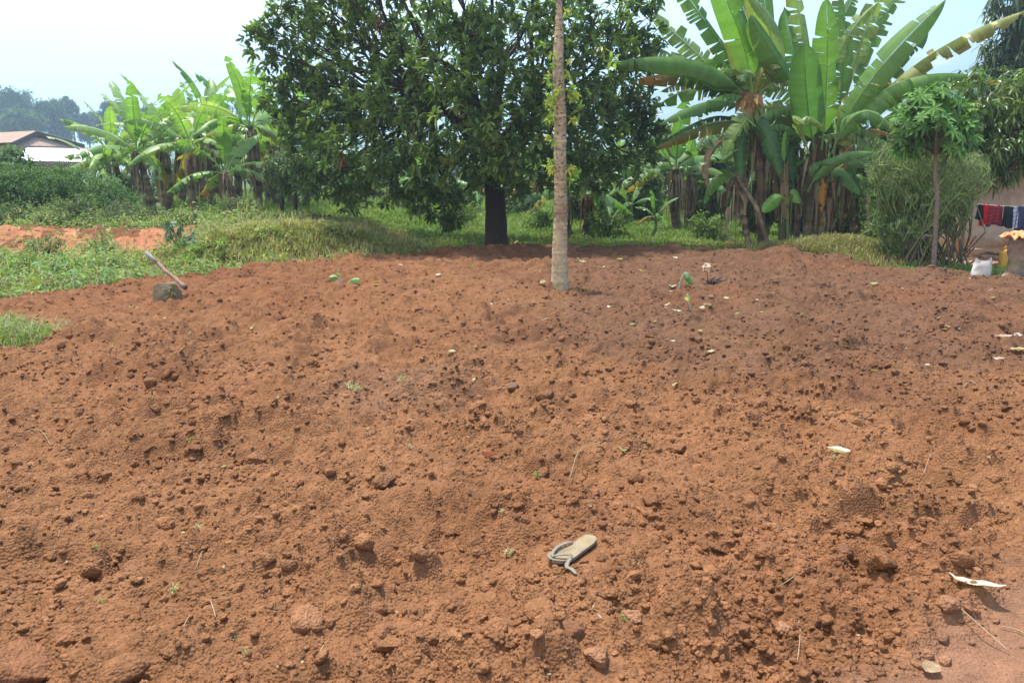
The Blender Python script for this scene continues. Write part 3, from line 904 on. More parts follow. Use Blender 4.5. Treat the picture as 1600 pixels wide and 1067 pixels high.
    plant(D, [(1296, 374, .3), (1300, 300, .3), (1306, 215, .2)], .15, .10, "banana plant whose leaves arch over the small cassava tree", dry=24, dh=1.7)
    plant(E, [(1232, 372, -.9), (1231, 345, -.9), (1230, 318, -.9)], .045, .03, "small banana sucker with two bright short leaves at the foot of the clump", cols=[(.10, .15, .05)])
    # bare and dead stems of the clump
    plant([], [(1203, 386, -.6), (1184, 330, -.5), (1160, 290, -.3), (1150, 268, -.2)], .062, .045, "thin leaning dead banana stem ringed with old leaf scars", True, [(.13, .09, .06), (.2, .15, .1)])
    plant([], [(1172, 384, -.3), (1160, 330, -.2), (1148, 275, -.1)], .09, .07, "brown withered banana stem next to the leaning ringed one", False, STEM_C, 14, 1.2)
    plant([], [(1222, 374, .1), (1222, 300, .1), (1205, 215, .1)], .11, .08, "dark banana stem standing behind the small sucker", False, gs, 16, 1.4)
    plant([], [(1244, 374, .3), (1248, 300, .3), (1240, 225, .3)], .10, .08, "brown banana stem wrapped in hanging dead leaves", False, STEM_C, 20, 1.6)
    plant([], [(1281, 373, -.1), (1286, 320, -.1), (1296, 270, 0)], .10, .08, "banana stem with an orange withered leaf hanging on it", False, STEM_C, 14, 1.1)
    plant([], [(1336, 372, 1.2), (1330, 300, 1.2), (1322, 215, 1.2)], .10, .08, "ragged brown banana stem standing apart beside the twiggy bush", False, STEM_C, 22, 1.8)
    # withered leaves hanging down between the stems, and a few green ones of the suckers
    owners = [o for o in bpy.data.objects if o.get("group") == g and o.parent is None]
    for k in range(11):
        px = rng.uniform(1150, 1345); o = min(owners, key=lambda q: abs(q.location.x - at(px, 375, Y)[0]) + rng.uniform(0, .25))
        y0 = rng.uniform(205, 290); dx = rng.normal(0, 26); dy = rng.uniform(60, 120)
        yy = Y + rng.uniform(-.55, .5)
        col = [(.24, .155, .095), (.15, .09, .055), (.32, .24, .16), (.11, .07, .045)][rng.integers(0, 4)]
        banana_leaf(P((px, y0), yy), P((px + dx * 1.3, y0 + 5), yy - .1), P((px + dx, min(372, y0 + dy)), yy - .15), rng.uniform(.16, .34), rng, col, 1.2, .9, face=(rng.normal(0, .5), -1, .3), nseg=16).build("dry_leaf", M_DRY, o)
    for k in range(22):
        px = rng.uniform(1140, 1345); o = min(owners, key=lambda q: abs(q.location.x - at(px, 375, Y)[0]) + rng.uniform(0, .25))
        y0 = rng.uniform(235, 300); dx = rng.normal(0, 40); dy = rng.uniform(-20, 60)
        yy = Y + rng.uniform(.1, .7)
        banana_leaf(P((px, y0 + 30), yy), P((px + dx * .4, y0 - 30), yy), P((px + dx, y0 + dy), yy - .2), rng.uniform(.3, .45), rng, [mid, dark, green][k % 3], .4, .5, face=(rng.normal(0, .4), -1, .4), nseg=20).build("leaf", M_BANANA, o)
    # orange withered leaf and the flower bud
    gg = banana_leaf(P((1284, 275), Y - .4), P((1290, 300), Y - .5), P((1284, 335), Y - .5), .22, rng, (.36, .17, .03), .9, .7, face=FC, nseg=16)
    gg.build("dry_leaf", M_DRY, [o for o in bpy.data.objects if o.get("label", "").startswith("banana stem with an orange")][0])
    # bundle of withered leaf bases in the crown of the tall plant
    gb = Geo()
    c0 = at(1172, 150, Y - .55)
    for k in range(26):
        d = norm(np.array((rng.normal(0, .5), -abs(rng.normal(.4, .3)), rng.normal(-.5, .5))))
        leafs(gb, (c0 + rng.normal(0, .07, 3))[None], d[None], np.array((0, -1.0, .3)), rng.uniform(.22, .42), .13, np.array([(.23, .12, .07), (.17, .08, .05), (.30, .17, .09), (.30, .18, .05)])[rng.integers(0, 4)], droop=.5)
    gb.build("withered_leaf_bundle", M_DRY, tA, False)
    # bunch of green fruit below the middle crown
    gf = Geo()
    tB = [o for o in bpy.data.objects if o.get("label", "").startswith("banana plant with the broad upright")][0]
    c0 = at(1222, 205, Y - .5)
    for k in range(6):
        for j in range(9):
            a = j / 9 * 6.28
            o = np.array((math.cos(a), math.sin(a), 0))
            b = c0 - UP * .11 * k + o * .05
            tube(gf, bez(b, b + o * .09 - UP * .02, b + o * .11 + UP * .09, np.linspace(0, 1, 6)), np.array((.012, .02, .022, .022, .018, .008)) * (1 - .07 * k), (.10, .17, .05), 6)
    gf.build("fruit_bunch", M_STEM, tB)
# ------------------------------------------------------------------ other banana plants
def gz(x, y): return float(ground_z(np.array([x]), np.array([y]))[0]) - .05

def build_bananas():
    G1 = "banana plants in the grove beyond the red bank"
    pl = [#px  Y    top_py nl L  seed lean label
        (238, 25.0, 236, 9, 2.3, 1, (-.35, 0), "banana plant with leaves reaching over the white roof", .55),
        (196, 26.5, 245, 8, 2.1, 2, (-.3, 0), "low banana plant with yellow drooping leaf ends next to the white roof", .5),
        (262, 27.5, 215, 8, 2.4, 3, (-.1, 0), "banana plant rising behind the one that overhangs the white roof", .5),
        (300, 24.5, 228, 8, 2.1, 4, (.1, 0), "banana plant with brown ragged stem in the middle of the grove", .55),
        (330, 27.0, 205, 9, 2.4, 5, (.15, 0), "banana plant with tall pale upright leaves at the back of the grove", .5),
        (402, 24.0, 196, 9, 2.5, 6, (-.1, 0), "tallest banana plant of the grove with dark stem and arching leaves", .6),
        (360, 23.0, 268, 6, 1.7, 7, (-.1, 0), "short banana plant with broad leaves hanging low into the weeds", .55),
        (432, 27.0, 225, 8, 2.2, 8, (.15, 0), "banana plant of the grove closest to the big round tree", .5),
        (285, 30.0, 225, 8, 2.3, 9, (0, 0), "banana plant half hidden at the very back of the grove", .5),
        (222, 29.0, 225, 7, 2.1, 13, (0, 0), "banana plant with thin upright leaves behind the white roof side", .5),
        (372, 28.5, 210, 8, 2.3, 14, (0, 0), "banana plant behind the tallest one of the grove", .5),
          (172, 25.5, 262, 7, 1.9, 15, (-.2, 0), "banana plant furthest towards the rusty roof, leaves almost touching the white tin", .5),
          (455, 29.0, 215, 8, 2.3, 16, (0, 0), "banana plant partly hidden behind the outer twigs of the big tree", .5),
          (418, 30.0, 205, 8, 2.4, 17, (0, 0), "banana plant with a tall torn leaf behind the dark stemmed tallest one", .5),
          (478, 27.0, 238, 8, 2.1, 51, (0, 0), "banana plant under the outermost branches of the big tree", .5),
          (255, 31.0, 205, 8, 2.4, 18, (0, 0), "banana plant with ragged spear leaf at the back over the brown stems", .5),
          (318, 31.0, 200, 8, 2.3, 19, (0, 0), "backmost banana plant in the densest part of the grove", .5)]
    for px, Y, tpy, nl, L, sd, lean, lab, W in pl:
        b = at(px, 300, Y); b[2] = gz(b[0], Y)
        H = at(px, tpy, Y)[2] - b[2]
        banana_plant(b, H, nl + 2, L * 1.05, sd, lab, G1, lean, W, .8, cols=[(.16, .29, .07), (.14, .26, .06), (.20, .32, .10), (.18, .30, .08), (.23, .33, .12)], dry=26, r=.14)
    G2 = "banana plants standing in the grass beyond the big tree"
    pl = [(530, 30, 292, 7, 2.0, 21, "brown stemmed banana plant in the grass, nearest to the grove", .5, .17),
          (618, 33, 288, 6, 1.9, 22, "banana plant with a ragged pale dead leaf in the far grass", .5, .15),
          (640, 35, 285, 6, 1.9, 23, "withered brown banana plant under the low branches of the big tree", .5, .13),
          (735, 34, 290, 6, 1.9, 24, "banana plant standing just beside the thick dark trunk in the far grass", .5, .12),
          (838, 29, 280, 7, 2.0, 25, "banana plant behind the slender pale trunk", .5, .14),
          (895, 21.5, 300, 6, 1.9, 26, "banana plant with dead leaf skirt standing in the shade of the big tree", .5, .13),
          (912, 22, 296, 6, 1.9, 27, "dark banana stem in the shade with a yellow leaf", .5, .12),
          (1062, 23.5, 262, 8, 2.0, 28, "full banana plant in the grass between the dark tree and the big clump", .55, .16),
          (1078, 24.2, 270, 6, 1.9, 29, "banana plant leaning towards the big clump with a dark stem", .5, .13),
          (1014, 20.5, 336, 6, .75, 30, "knee high young banana plant with an orange dead leaf at its foot", .24, .05),
          (990, 26, 318, 5, 1.2, 31, "young green stemmed banana plant behind the knee high one", .35, .08),
          (1333, 22, 262, 5, 1.6, 32, "ragged banana plant between the big clump and the twiggy bush", .45, .12),
          (1130, 29, 262, 7, 2.0, 33, "banana plant far back beside the big clump", .5, .13),
          (960, 31, 268, 7, 2.0, 34, "pale green banana plant far behind the dark tree edge", .5, .12)]
    for px, Y, tpy, nl, L, sd, lab, W, r in pl:
        b = at(px, 300, Y); b[2] = gz(b[0], Y)
        H = at(px, tpy, Y)[2] - b[2]
        banana_plant(b, H, nl, L, sd, lab, G2, (np.random.default_rng(sd).normal(0, .12), 0), W, .55, young=(sd in (30, 31)), dry=0 if sd in (30, 31) else 26, r=r, cols=[(.12, .23, .055), (.10, .20, .05), (.15, .25, .075)])

# ------------------------------------------------------------------ trees, shrubs and bushes
def build_trees():
    rng = np.random.default_rng(8)
    GT = "far trees behind the houses"
    dk = [(.045, .08, .04), (.055, .095, .045), (.065, .11, .05)]
    lt = [(.07, .12, .04), (.085, .14, .045), (.06, .10, .035)]
    def far(px, py0, py1, wpx, Y, label, cols, seed, n=26, zb=None, name="tree"):
        r = np.random.default_rng(seed)
        Y = Y * 2.2
        c = at(px, (py0 + py1) / 2, Y); h = (py1 - py0) / FPX * Y / 2; w = wpx / FPX * Y / 2
        b = np.array((c[0], Y, gz(c[0], Y)))
        cl = blob_clumps(r, c, (w * .8, w * .8, h * .8), n, w * .22, w * .42)
        L = Y * .0042
        leafy(name, label, "tree", b, cl, [([b, (b + c) / 2 + np.array((.2, 0, 0)), c], max(.12, h * .09), .05)], L, L * .42, cols, 60 / (w * .3) ** 2 * .9, r, M_SOFT, GT, 6, fill=.3)
    far(18, 135, 215, 78, 95, "dome shaped dark tree far behind the rusty roof", dk, 1, 30)
    far(84, 155, 220, 62, 90, "rounded blue green tree behind the gable of the rusty roof", dk, 2, 28)
    far(40, 175, 215, 70, 85, "lower lighter tree between the two dark far trees", lt, 3, 22)
    far(112, 148, 215, 30, 98, "thin sparse tree with bare upper stems beyond the roofs", dk, 4, 12)
    far(136, 168, 225, 46, 100, "dark tree beside the thin sparse one", dk, 5, 18)
    far(170, 158, 230, 44, 96, "grey green tree just over the first banana leaves", dk, 6, 18)
    far(235, 168, 260, 90, 80, "green tree behind the middle of the banana grove", lt, 7, 26)
    far(330, 160, 260, 120, 90, "wide green tree behind the right half of the banana grove", lt, 9, 30)
    far(300, 245, 330, 150, 17, "dense green bush closing the view between the brown grove stems", lt, 31, 30, name="tree")
    far(430, 240, 335, 110, 18, "green bush behind the slim dark trunks beside the grove", lt, 32, 26)
    far(195, 262, 320, 70, 16.5, "green bush behind the foot of the low banana plant", lt, 33, 20)
    far(420, 215, 290, 100, 60, "bushy light tree behind the gap between grove and big tree", lt, 10, 26)
    GH = "bushy trees closing the far side of the grass"
    k = 0
    hedge = [(560, 278, 340, 70, 33, "low rough bush in the far grass behind the brown banana stem"), (700, 285, 338, 80, 34, "low rough bush in the far grass beneath the hanging branches"), (810, 280, 338, 60, 32, "low rough bush between the dark trunk and the slender pale one"), (930, 285, 350, 80, 27, "shaded rough bush behind the dead leaf skirted bananas"), (985, 240, 350, 90, 28, "tall tangled bush behind the knee high banana plant"), (1110, 235, 352, 80, 26, "tangled bush filling the gap before the big clump"), (1180, 240, 365, 70, 21.5, "dark bush close behind the leaning ringed stem"), (1250, 235, 365, 90, 21.5, "dark bush close behind the middle stems of the clump"), (1320, 240, 368, 80, 21.5, "dark bush close behind the outer stems of the clump"), (1385, 200, 385, 70, 19.5, "green bush right behind the twiggy bush on the clump's side"),(505, 232, 320, 110, 52, "yellow green bushy tree at the far end of the grass, nearest to the grove"), (590, 225, 318, 120, 50, "light green bushy tree behind the withered banana plants"), (680, 232, 318, 110, 48, "pale bushy tree behind the low hanging branches"),
             (770, 228, 318, 110, 50, "bushy tree right behind the thick dark trunk"), (860, 225, 320, 120, 46, "bushy tree behind the slender pale trunk"), (950, 240, 335, 110, 38, "dim green bushy tree beyond the shaded banana stems"), (1000, 262, 342, 70, 33, "dense shrub tree behind the young banana plants"),
             (1040, 205, 320, 110, 44, "light bushy tree under the gap with the blue hill"), (1120, 215, 335, 100, 36, "bushy tree behind the full banana plant in the grass"), (1120, 285, 345, 70, 30, "low dense bush next to the stems of the big clump"), (1210, 220, 330, 110, 42, "bushy tree seen between the stems of the big clump"), (1350, 255, 370, 110, 27, "green bush between the ragged banana stem and the twiggy bush"), (1320, 215, 330, 110, 40, "bushy tree far behind the ragged banana stem"), (1420, 200, 330, 130, 34, "tree hidden behind the small cassava tree")]
    for px, a, b_, w, Y, lab in hedge:
        k += 1
        r = np.random.default_rng(100 + k)
        c = at(px, (a + b_) / 2, Y); h = (b_ - a) / FPX * Y / 2; ww = w / FPX * Y / 2
        b = np.array((c[0], Y, gz(c[0], Y)))
        cl = blob_clumps(r, c, (ww * .95, ww * .7, h), 26, ww * .24, ww * .46, b[2] + .1)
        leafy("bushy_tree", lab, "tree", b, cl, [([b, (b + c) / 2, c], .14, .05)], Y * .0052, Y * .0024, [(.10, .155, .035), (.12, .18, .045), (.075, .125, .03), (.14, .19, .05)], 55 / (ww * .3) ** 2 * .8, r, M_SOFT, GH, 6, fill=.3)
    # the slim trees beside the grove
    r = np.random.default_rng(61)
    for px, pyb, Y, lab, w in ((437, 335, 23.0, "small tree with a slim dark bare trunk between grove and round tree", 50), (458, 342, 21.5, "small dark leaved tree, closest to the field of the slim trees by the grove", 80)):
        b = at(px, pyb, Y); b[2] = gz(b[0], Y)
        c = at(px + 8, 265, Y)
        cl = blob_clumps(r, c, (w / FPX * Y / 2, .6, .62), 14, .22, .34)
        leafy("small_tree", lab, "tree", b, cl, [([b - UP * .1, (b * .6 + c * .4) + np.array((.03, 0, 0)), c], .075, .04)], .17, .05, [(.05, .085, .03), (.065, .105, .035), (.08, .12, .04)], 190, r, M_LEAF, "slim trees by the grove", 8, (.05, .04, .03))
    # big bush on the left and shrubs before it
    r = np.random.default_rng(71)
    def bush(name, lab, px, pt, pb, wpx, Y, cols, L, Wd, n, cr, nper, mat=None, grp=None, dz=0, droop=.3, ros=6, dep=None):
        c = at(px, (pt + pb) / 2, Y); h = (pb - pt) / FPX * Y / 2; w = wpx / FPX * Y / 2
        b = np.array((c[0], Y, gz(c[0], Y)))
        cl = blob_clumps(r, c, (w * .9, (dep or w * .6), h * .85), n, cr * .7, cr * 1.2, b[2] + .05)
        st = [([b + np.array((r.normal(0, w * .2), 0, -.05)), b + np.array((r.normal(0, w * .3), 0, h)), c + rdir(r, 1)[0] * np.array((w, .4, h)) * .6], .03, .008) for _ in range(5)]
        return leafy(name, lab, "bush", b, cl, st, L, Wd, cols, nper, r, mat or M_SOFT, grp, ros, fill=.35, droop=droop)
    fern = [(.06, .125, .03), (.075, .15, .04), (.05, .105, .03), (.09, .165, .045)]
    dus = [(.11, .165, .055), (.13, .19, .075), (.09, .14, .045), (.15, .19, .09)]
    bush("bush", "big dense feathery green bush covering the ground before the white roof", 50, 266, 345, 190, 21.5, fern, .12, .035, 70, .42, 330, dep=1.2)
    bush("bush", "feathery bush sloping down from the big one towards the grove", 165, 296, 350, 120, 21.5, fern, .11, .035, 40, .32, 330, dep=.8)
    bush("shrub", "blue green broad leaved shrub in front of the rusty roof", 14, 240, 285, 80, 23, [(.10, .17, .08), (.12, .2, .09)], .2, .09, 20, .32, 130)
    bush("shrub", "pale broad leaved shrub standing before the white roof", 100, 268, 300, 100, 23.5, [(.12, .2, .10), (.14, .22, .11)], .2, .09, 20, .3, 130)
    bush("shrub", "pale broad leaved shrub at the white roof's near corner under yellow banana leaves", 160, 272, 315, 70, 23, [(.11, .19, .09), (.13, .21, .09)], .18, .08, 16, .28, 130)
    bush("weed_bush", "dusty grey green weed bush on top of the red bank by the frame edge", 30, 318, 358, 110, 19.0, dus, .08, .028, 30, .24, 380)
    bush("weed_bush", "dusty weed bush on the red bank below the sloping feathery bush", 120, 310, 358, 110, 19.0, dus, .08, .028, 30, .24, 380)
    bush("weed_bush", "grey flowered weed bush on the bank in front of the brown banana stems", 205, 312, 358, 90, 19.2, [(.14, .17, .10), (.12, .165, .075), (.10, .15, .06)], .07, .025, 26, .22, 420)
    bush("weed_bush", "tall soft weed bush before the tallest banana plant of the grove", 372, 300, 365, 70, 19.0, [(.11, .16, .075), (.10, .15, .06)], .09, .02, 22, .24, 420)
    bush("weed_bush", "weed bush right of the castor plant on the bank", 300, 325, 366, 100, 19.2, dus, .08, .028, 28, .22, 380)
    bush("weed_bush", "low weed bush at the foot of the slim dark trunks", 440, 335, 372, 90, 19.2, dus, .08, .028, 24, .2, 380)
    bush("weed_bush", "dry twiggy weed bush at the end of the bank before the brown banana stem", 500, 345, 380, 60, 18.4, [(.15, .13, .07), (.12, .15, .055)], .08, .02, 18, .17, 300)
    for px, pt, pb, w, Y, lab in ((560, 318, 345, 60, 25, "bright weed bush in the grass by the brown banana stem"), (640, 312, 342, 70, 27, "bright weed bush in the grass under the hanging branches"), (725, 318, 345, 50, 25, "bright weed bush in the grass beside the thick dark trunk"), (845, 322, 352, 50, 24, "bright weed bush in the grass behind the slender pale trunk"), (950, 330, 366, 60, 21.5, "bright weed bush in the grass near the shaded banana stems"), (1110, 335, 372, 60, 20.5, "bright weed bush in the grass before the big clump")):
        bush("weed_bush", lab, px, pt, pb, w, Y, [(.13, .20, .045), (.16, .24, .06), (.11, .17, .04)], .11, .04, 16, .24, 240, dep=.4)
    # castor-like plant beside the hoe
    g = Geo(); gs = Geo()
    b = gr(284, 402, .12); b[2] = gz(b[0], b[1])
    t = thing("castor_plant", b, "dark blue green plant with broad lobed leaves behind the hoe handle", "plant")
    for k in range(17):
        e = at(284 + r.normal(0, 17), r.uniform(348, 396), b[1] + r.normal(0, .18))
        tube(gs, bez(b, (b + e) / 2 + np.array((0, 0, .08)), e, np.linspace(0, 1, 6)), .008, (.12, .14, .07), 4, False)
        palmate(g, r, e, 8, r.uniform(.13, .19), .07, [(.07, .13, .075), (.09, .155, .085), (.05, .105, .05)][k % 3], .35)
    gs.build("stem", M_STEM, t); g.build("foliage", M_LEAF, t, False)
    for px, pt, pb, w, Y, col, lab in ((35, 395, 440, 60, 12.9, (.16, .25, .07), "leafy weed bush in the weeds below the red bank, by the frame edge"), (95, 400, 446, 60, 12.6, (.14, .23, .06), "rounded bright weed bush between the frame edge and the hoe"), (150, 398, 432, 56, 13.6, (.20, .27, .10), "pale weed bush straight above the hoe blade's near side"), (205, 400, 428, 50, 14.2, (.19, .25, .09), "wispy weed bush beside the top of the hoe handle"), (70, 372, 402, 40, 15.4, (.15, .21, .08), "small weed bush growing against the red bank"), (160, 372, 395, 30, 16.0, (.15, .20, .08), "tiny weed bush on the face of the red bank"), (330, 392, 425, 80, 14.4, (.18, .28, .06), "yellow green weed bush on the bank beyond the castor plant"), (420, 385, 410, 80, 15.4, (.20, .26, .08), "weed bush in the middle of the cut stalks on the bank"), (520, 378, 402, 70, 16.2, (.22, .25, .09), "low weed bush at the field end of the bank"), (300, 345, 380, 90, 17.8, (.15, .23, .08), "soft weed bush on the bank top behind the castor plant")):
        bush("weed_bush", lab, px, pt, pb, w, Y, [col, tuple(c * 1.25 for c in col), tuple(c * .75 for c in col)], .085, .032, 14, .16, 420, dep=.35)
    # heap of cut cassava stalks with wilted leaves
    g = Geo(); gs = Geo()
    b = gr(60, 440, .1); b[2] = gz(b[0], b[1])
    t = thing("cut_stalks", b, "heap of cut stalks with wilted hand shaped leaves and one yellow leaf in the weeds", "cut plants")
    for k in range(16):
        s0 = np.array((b[0] + r.normal(0, .45), b[1] + r.normal(.2, .25), b[2] + r.uniform(.02, .12)))
        e = s0 + np.array((r.normal(0, .4), r.normal(0, .2), r.uniform(.0, .28)))
        gs = Geo(); tube(gs, wobble(r, s0, e, 5, .03), .011, (.40, .34, .17), 5); gs.build("stalk", M_STEM, t)
        for q in range(5):
            palmate(g, r, e + r.normal(0, .1, 3) - UP * .05 * q, 6, r.uniform(.13, .2), .05, [(.18, .30, .10), (.24, .33, .15), (.15, .26, .08), (.45, .40, .06)][(q + k) % 3 if k else 3], .9)
    g.build("leaves", M_SOFT, t, False)
    bush("weed_bush", "bright green leafy weed right behind the hoe blade", 292, 405, 430, 46, 13.7, [(.13, .23, .04), (.16, .26, .05)], .07, .035, 16, .12, 900, grp=None, dep=.25)

def palmate(g, rng, P, n, L, W, col, droop=.4, axis=None):
    """a hand of leaflets round one point, its plane tilted at random"""
    nn = UP * .8 + rng.normal(0, .45, 3) + np.array((0, -.45, 0))
    if axis is not None: nn = nn + np.asarray(axis) * .7
    nn = norm(nn); e1 = norm(np.cross(nn, np.array((.3, .9, .1)))); e2 = np.cross(nn, e1)
    ang = rng.uniform(0, 6.28) + np.arange(n) / n * 2 * np.pi * .9
    D = e1 * np.cos(ang)[:, None] + e2 * np.sin(ang)[:, None]
    leafs(g, np.repeat(np.asarray(P)[None], n, 0), D, nn, L * rng.uniform(.8, 1.1, n), W, np.asarray(col)[None] * np.exp(rng.normal(0, .12, (n, 1))), droop=droop)

# ------------------------------------------------------------------ grass and weeds one cannot count
def scatter(rng, n, x0, x1, y0, y1):
    return rng.uniform(x0, x1, n), rng.uniform(y0, y1, n)

def build_grass():
    rng = np.random.default_rng(14)
    g = Geo()
    n = 120000
    y = 15.0 * (46 / 15.0) ** rng.uniform(0, 1, n); x = rng.uniform(-.42, .62, n) * y
    keep = (y > edge_y(x) + .1 + .25 * fbm(x * 2, y * 2, 5, 2)) & ~((x < -3.2) & (y < 17.6)) & ~((x > 7.4) & (y < 18)) & ~((x < -5.2) & (y < 19))
    x, y = x[keep], y[keep]; n = len(x)
    P = np.stack([x, y, ground_z(x, y) - .06], 1)
    a = rng.uniform(0, 6.28, n)
    f = fbm(x * .7, y * .7, 6, 3)
    H = np.clip(.13 + .018 * (y - 18) + .16 * np.clip(f, 0, 1), .07, .8) * rng.uniform(.6, 1.3, n)
    cg = np.array((.115, .195, .03)); cy = np.array((.19, .235, .055))
    k = np.clip(.35 + f * .8, 0, 1)[:, None]
    C = (cg * (1 - k) + cy * k) * np.exp(rng.normal(0, .18, (n, 1)))
    blades(g, P, np.stack([np.cos(a), np.sin(a), 0 * a], 1), H, .010 + .0006 * y, C, rng.uniform(.2, .9, n))
    # broad small herbs among it
    n = 26000
    y = 15 * (34 / 15.) ** rng.uniform(0, 1, n); x = rng.uniform(-.42, .6, n) * y
    keep = (y > edge_y(x) + .1) & ~((x < -3.0) & (y < 17.6)) & ~((x > 7.4) & (y < 18)) & (fbm(x * .9, y * .9, 9, 3) > -.15)
    x, y = x[keep], y[keep]; n = len(x)
    P = np.stack([x, y, ground_z(x, y) + rng.uniform(0, .14, n)], 1)
    leafs(g, P, norm(rdir(rng, n, 0, .8)), UP, rng.uniform(.05, .11, n), .035, jit(rng, (.10, .19, .04), n, .25), .2)
    tag(g.build("grass", M_SOFT, None, False), "bright green grass under and beyond the trees", "grass", kind="stuff")
    # fallen leaves under the trees
    gl = Geo(); n = 2600
    x = np.concatenate([rng.normal(-.5, 2.6, n // 2), rng.normal(5.8, 1.6, n // 2)]); y = np.concatenate([rng.normal(19, 1.8, n // 2), rng.normal(18.4, 1.0, n // 2)])
    keep = y > edge_y(x) + .1
    x, y = x[keep], y[keep]; n = len(x)
    leafs(gl, np.stack([x, y, ground_z(x, y) + rng.uniform(-.02, .06, n)], 1), rdir(rng, n, -.2, .5), UP, rng.uniform(.08, .2, n), rng.uniform(.03, .06, n), np.array([(.24, .15, .08), (.33, .24, .13), (.15, .09, .05), (.36, .28, .08)])[rng.integers(0, 4, n)], .1)
    tag(gl.build("leaf_litter", M_DRY, None, False), "brown fallen leaves scattered in the grass below the trees", "leaf litter", kind="stuff")
    # tuft of cut grass lying in the notch of the field
    g = Geo(); n = 5200
    u = rng.normal(0, .62, n); v = rng.normal(0, .26, n); a = R(-24)
    x = _c0[0] + u * math.cos(a) - v * math.sin(a) + .2; y = _c0[1] + u * math.sin(a) + v * math.cos(a)
    keep = till_mask(x, y) < .55
    x, y = x[keep], y[keep]; n = len(x)
    a = rng.uniform(0, 6.28, n)
    cols = np.array([(.15, .24, .05), (.20, .27, .08), (.30, .29, .13), (.11, .19, .04), (.33, .30, .16)])
    P = np.stack([x, y, ground_z(x, y) - .02 + rng.uniform(0, .07, n)], 1)
    blades(g, P, np.stack([np.cos(a), np.sin(a), 0 * a], 1), rng.uniform(.07, .22, n), .009, cols[rng.integers(0, 5, n)] * np.exp(rng.normal(0, .15, (n, 1))), rng.uniform(.4, 1.2, n))
    leafs(g, P[:900], rdir(rng, len(P[:900]), -.1, .7), UP, .06, .022, jit(rng, (.14, .23, .05), len(P[:900]), .2), .2)
    tag(g.build("cut_grass", M_SOFT, None, False), "patch of cut green and straw coloured grass in the notch of the tilled field", "grass", kind="stuff")
    # weeds and hay on the bank at the left of the field
    g = Geo(); gh = Geo()
    n = 44000
    x = rng.uniform(-11.5, -1.4, n); y = rng.uniform(10.2, 19.2, n)
    e = edge_y(x)
    f = fbm(x * .9, y * .9, 15, 3)
    bare = ss(-6.0, -6.9, x - .4 * f) * ss(15.0, 15.7, y) * ss(18.3, 17.6, y)
    keep = (y > e - .22 + .42 * f) & (rng.uniform(0, 1, n) > bare * (.97 - .25 * ss(.15, .5, fbm(x * 2.2, y * 2.2, 23, 2)))) & (rng.uniform(0, 1, n) < ss(-1.4, -3.0, x) + .05)
    x, y, f = x[keep], y[keep], f[keep]; n = len(x)
    hgt = np.clip(.10 + .34 * np.clip(fbm(x * 1.1, y * 1.1, 19, 3) + .15, 0, 1), 0, .5) * np.where(x < -5.6, 1.5, .75)
    P = np.stack([x, y, ground_z(x, y) - .03 + hgt * rng.uniform(0, 1, n)], 1)
    hay = np.maximum(ss(-6.4, -4.8, x + .5 * f) * ss(13.6, 14.8, y + .9 * f), .25 * ss(0, .4, f))
    green = np.array([(.16, .25, .06), (.20, .29, .08), (.12, .20, .05), (.24, .29, .10), (.19, .27, .11)])
    straw = np.array([(.36, .31, .15), (.30, .24, .12), (.27, .30, .10), (.42, .36, .2)])
    ish = rng.uniform(0, 1, n) < hay * .8 + .10
    s = ~ish
    leafs(g, P[s], norm(rdir(rng, s.sum(), -.3, .8)), UP + rng.normal(0, .6, (s.sum(), 3)) + np.array((0, -.3, 0)), rng.uniform(.06, .13, s.sum()), rng.uniform(.025, .05, s.sum()), green[rng.integers(0, 5, s.sum())] * np.exp(rng.normal(0, .2, (s.sum(), 1))), .25)
    a = rng.uniform(0, 6.28, ish.sum())
    blades(g, P[ish] - np.array((0, 0, .03)), np.stack([np.cos(a), np.sin(a), 0 * a], 1), rng.uniform(.10, .26, ish.sum()), .013, straw[rng.integers(0, 4, ish.sum())] * np.exp(rng.normal(0, .2, (ish.sum(), 1))), rng.uniform(.5, 1.3, ish.sum()))
    tag(g.build("ground_weeds", M_SOFT, None, False), "mixed low weeds and dry cut stalks on the bank beside the field", "weeds", kind="stuff")
    # hay heap at the foot of the big banana clump
    n = 14000
    x = rng.normal(6.5, .85, n); y = rng.normal(16.2, .85, n)
    keep = (y > edge_y(x) - .1) & (x > 4.6) & (x < 8.2)
    x, y = x[keep], y[keep]; n = len(x)
    a = rng.uniform(0, 6.28, n)
    P = np.stack([x, y, ground_z(x, y) - .03 + .10 * rng.uniform(0, 1, n)], 1)
    c = np.array([(.30, .26, .12), (.23, .25, .09), (.17, .23, .06), (.34, .28, .16), (.20, .14, .08)])
    blades(gh, P, np.stack([np.cos(a), np.sin(a), 0 * a], 1), rng.uniform(.10, .25, n), .012, c[rng.integers(0, 5, n)] * np.exp(rng.normal(0, .2, (n, 1))), rng.uniform(.5, 1.3, n))
    leafs(gh, P[:2500], norm(rdir(rng, 2500, -.1, .7)), UP, .09, .035, jit(rng, (.13, .18, .05), 2500, .25), .2)
    tag(gh.build("cut_weeds", M_SOFT, None, False), "heap of wilted cut weeds at the foot of the banana clump", "weeds", kind="stuff")
    gp = Geo(); n = 15000
    t_ = rng.uniform(-.05, 1.02, n); x = -6.3 + 3.6 * t_ + rng.normal(0, .36, n); y = 14.3 + 2.3 * t_ + rng.normal(0, .34, n)
    keep = y > edge_y(x) - .15
    x, y = x[keep], y[keep]; n = len(x)
    a = rng.uniform(0, 6.28, n)
    P = np.stack([x, y, ground_z(x, y) - .04 + .11 * rng.uniform(0, 1, n)], 1)
    c = np.array([(.36, .33, .13), (.28, .32, .10), (.20, .29, .07), (.42, .36, .2), (.25, .17, .09), (.30, .36, .12)])
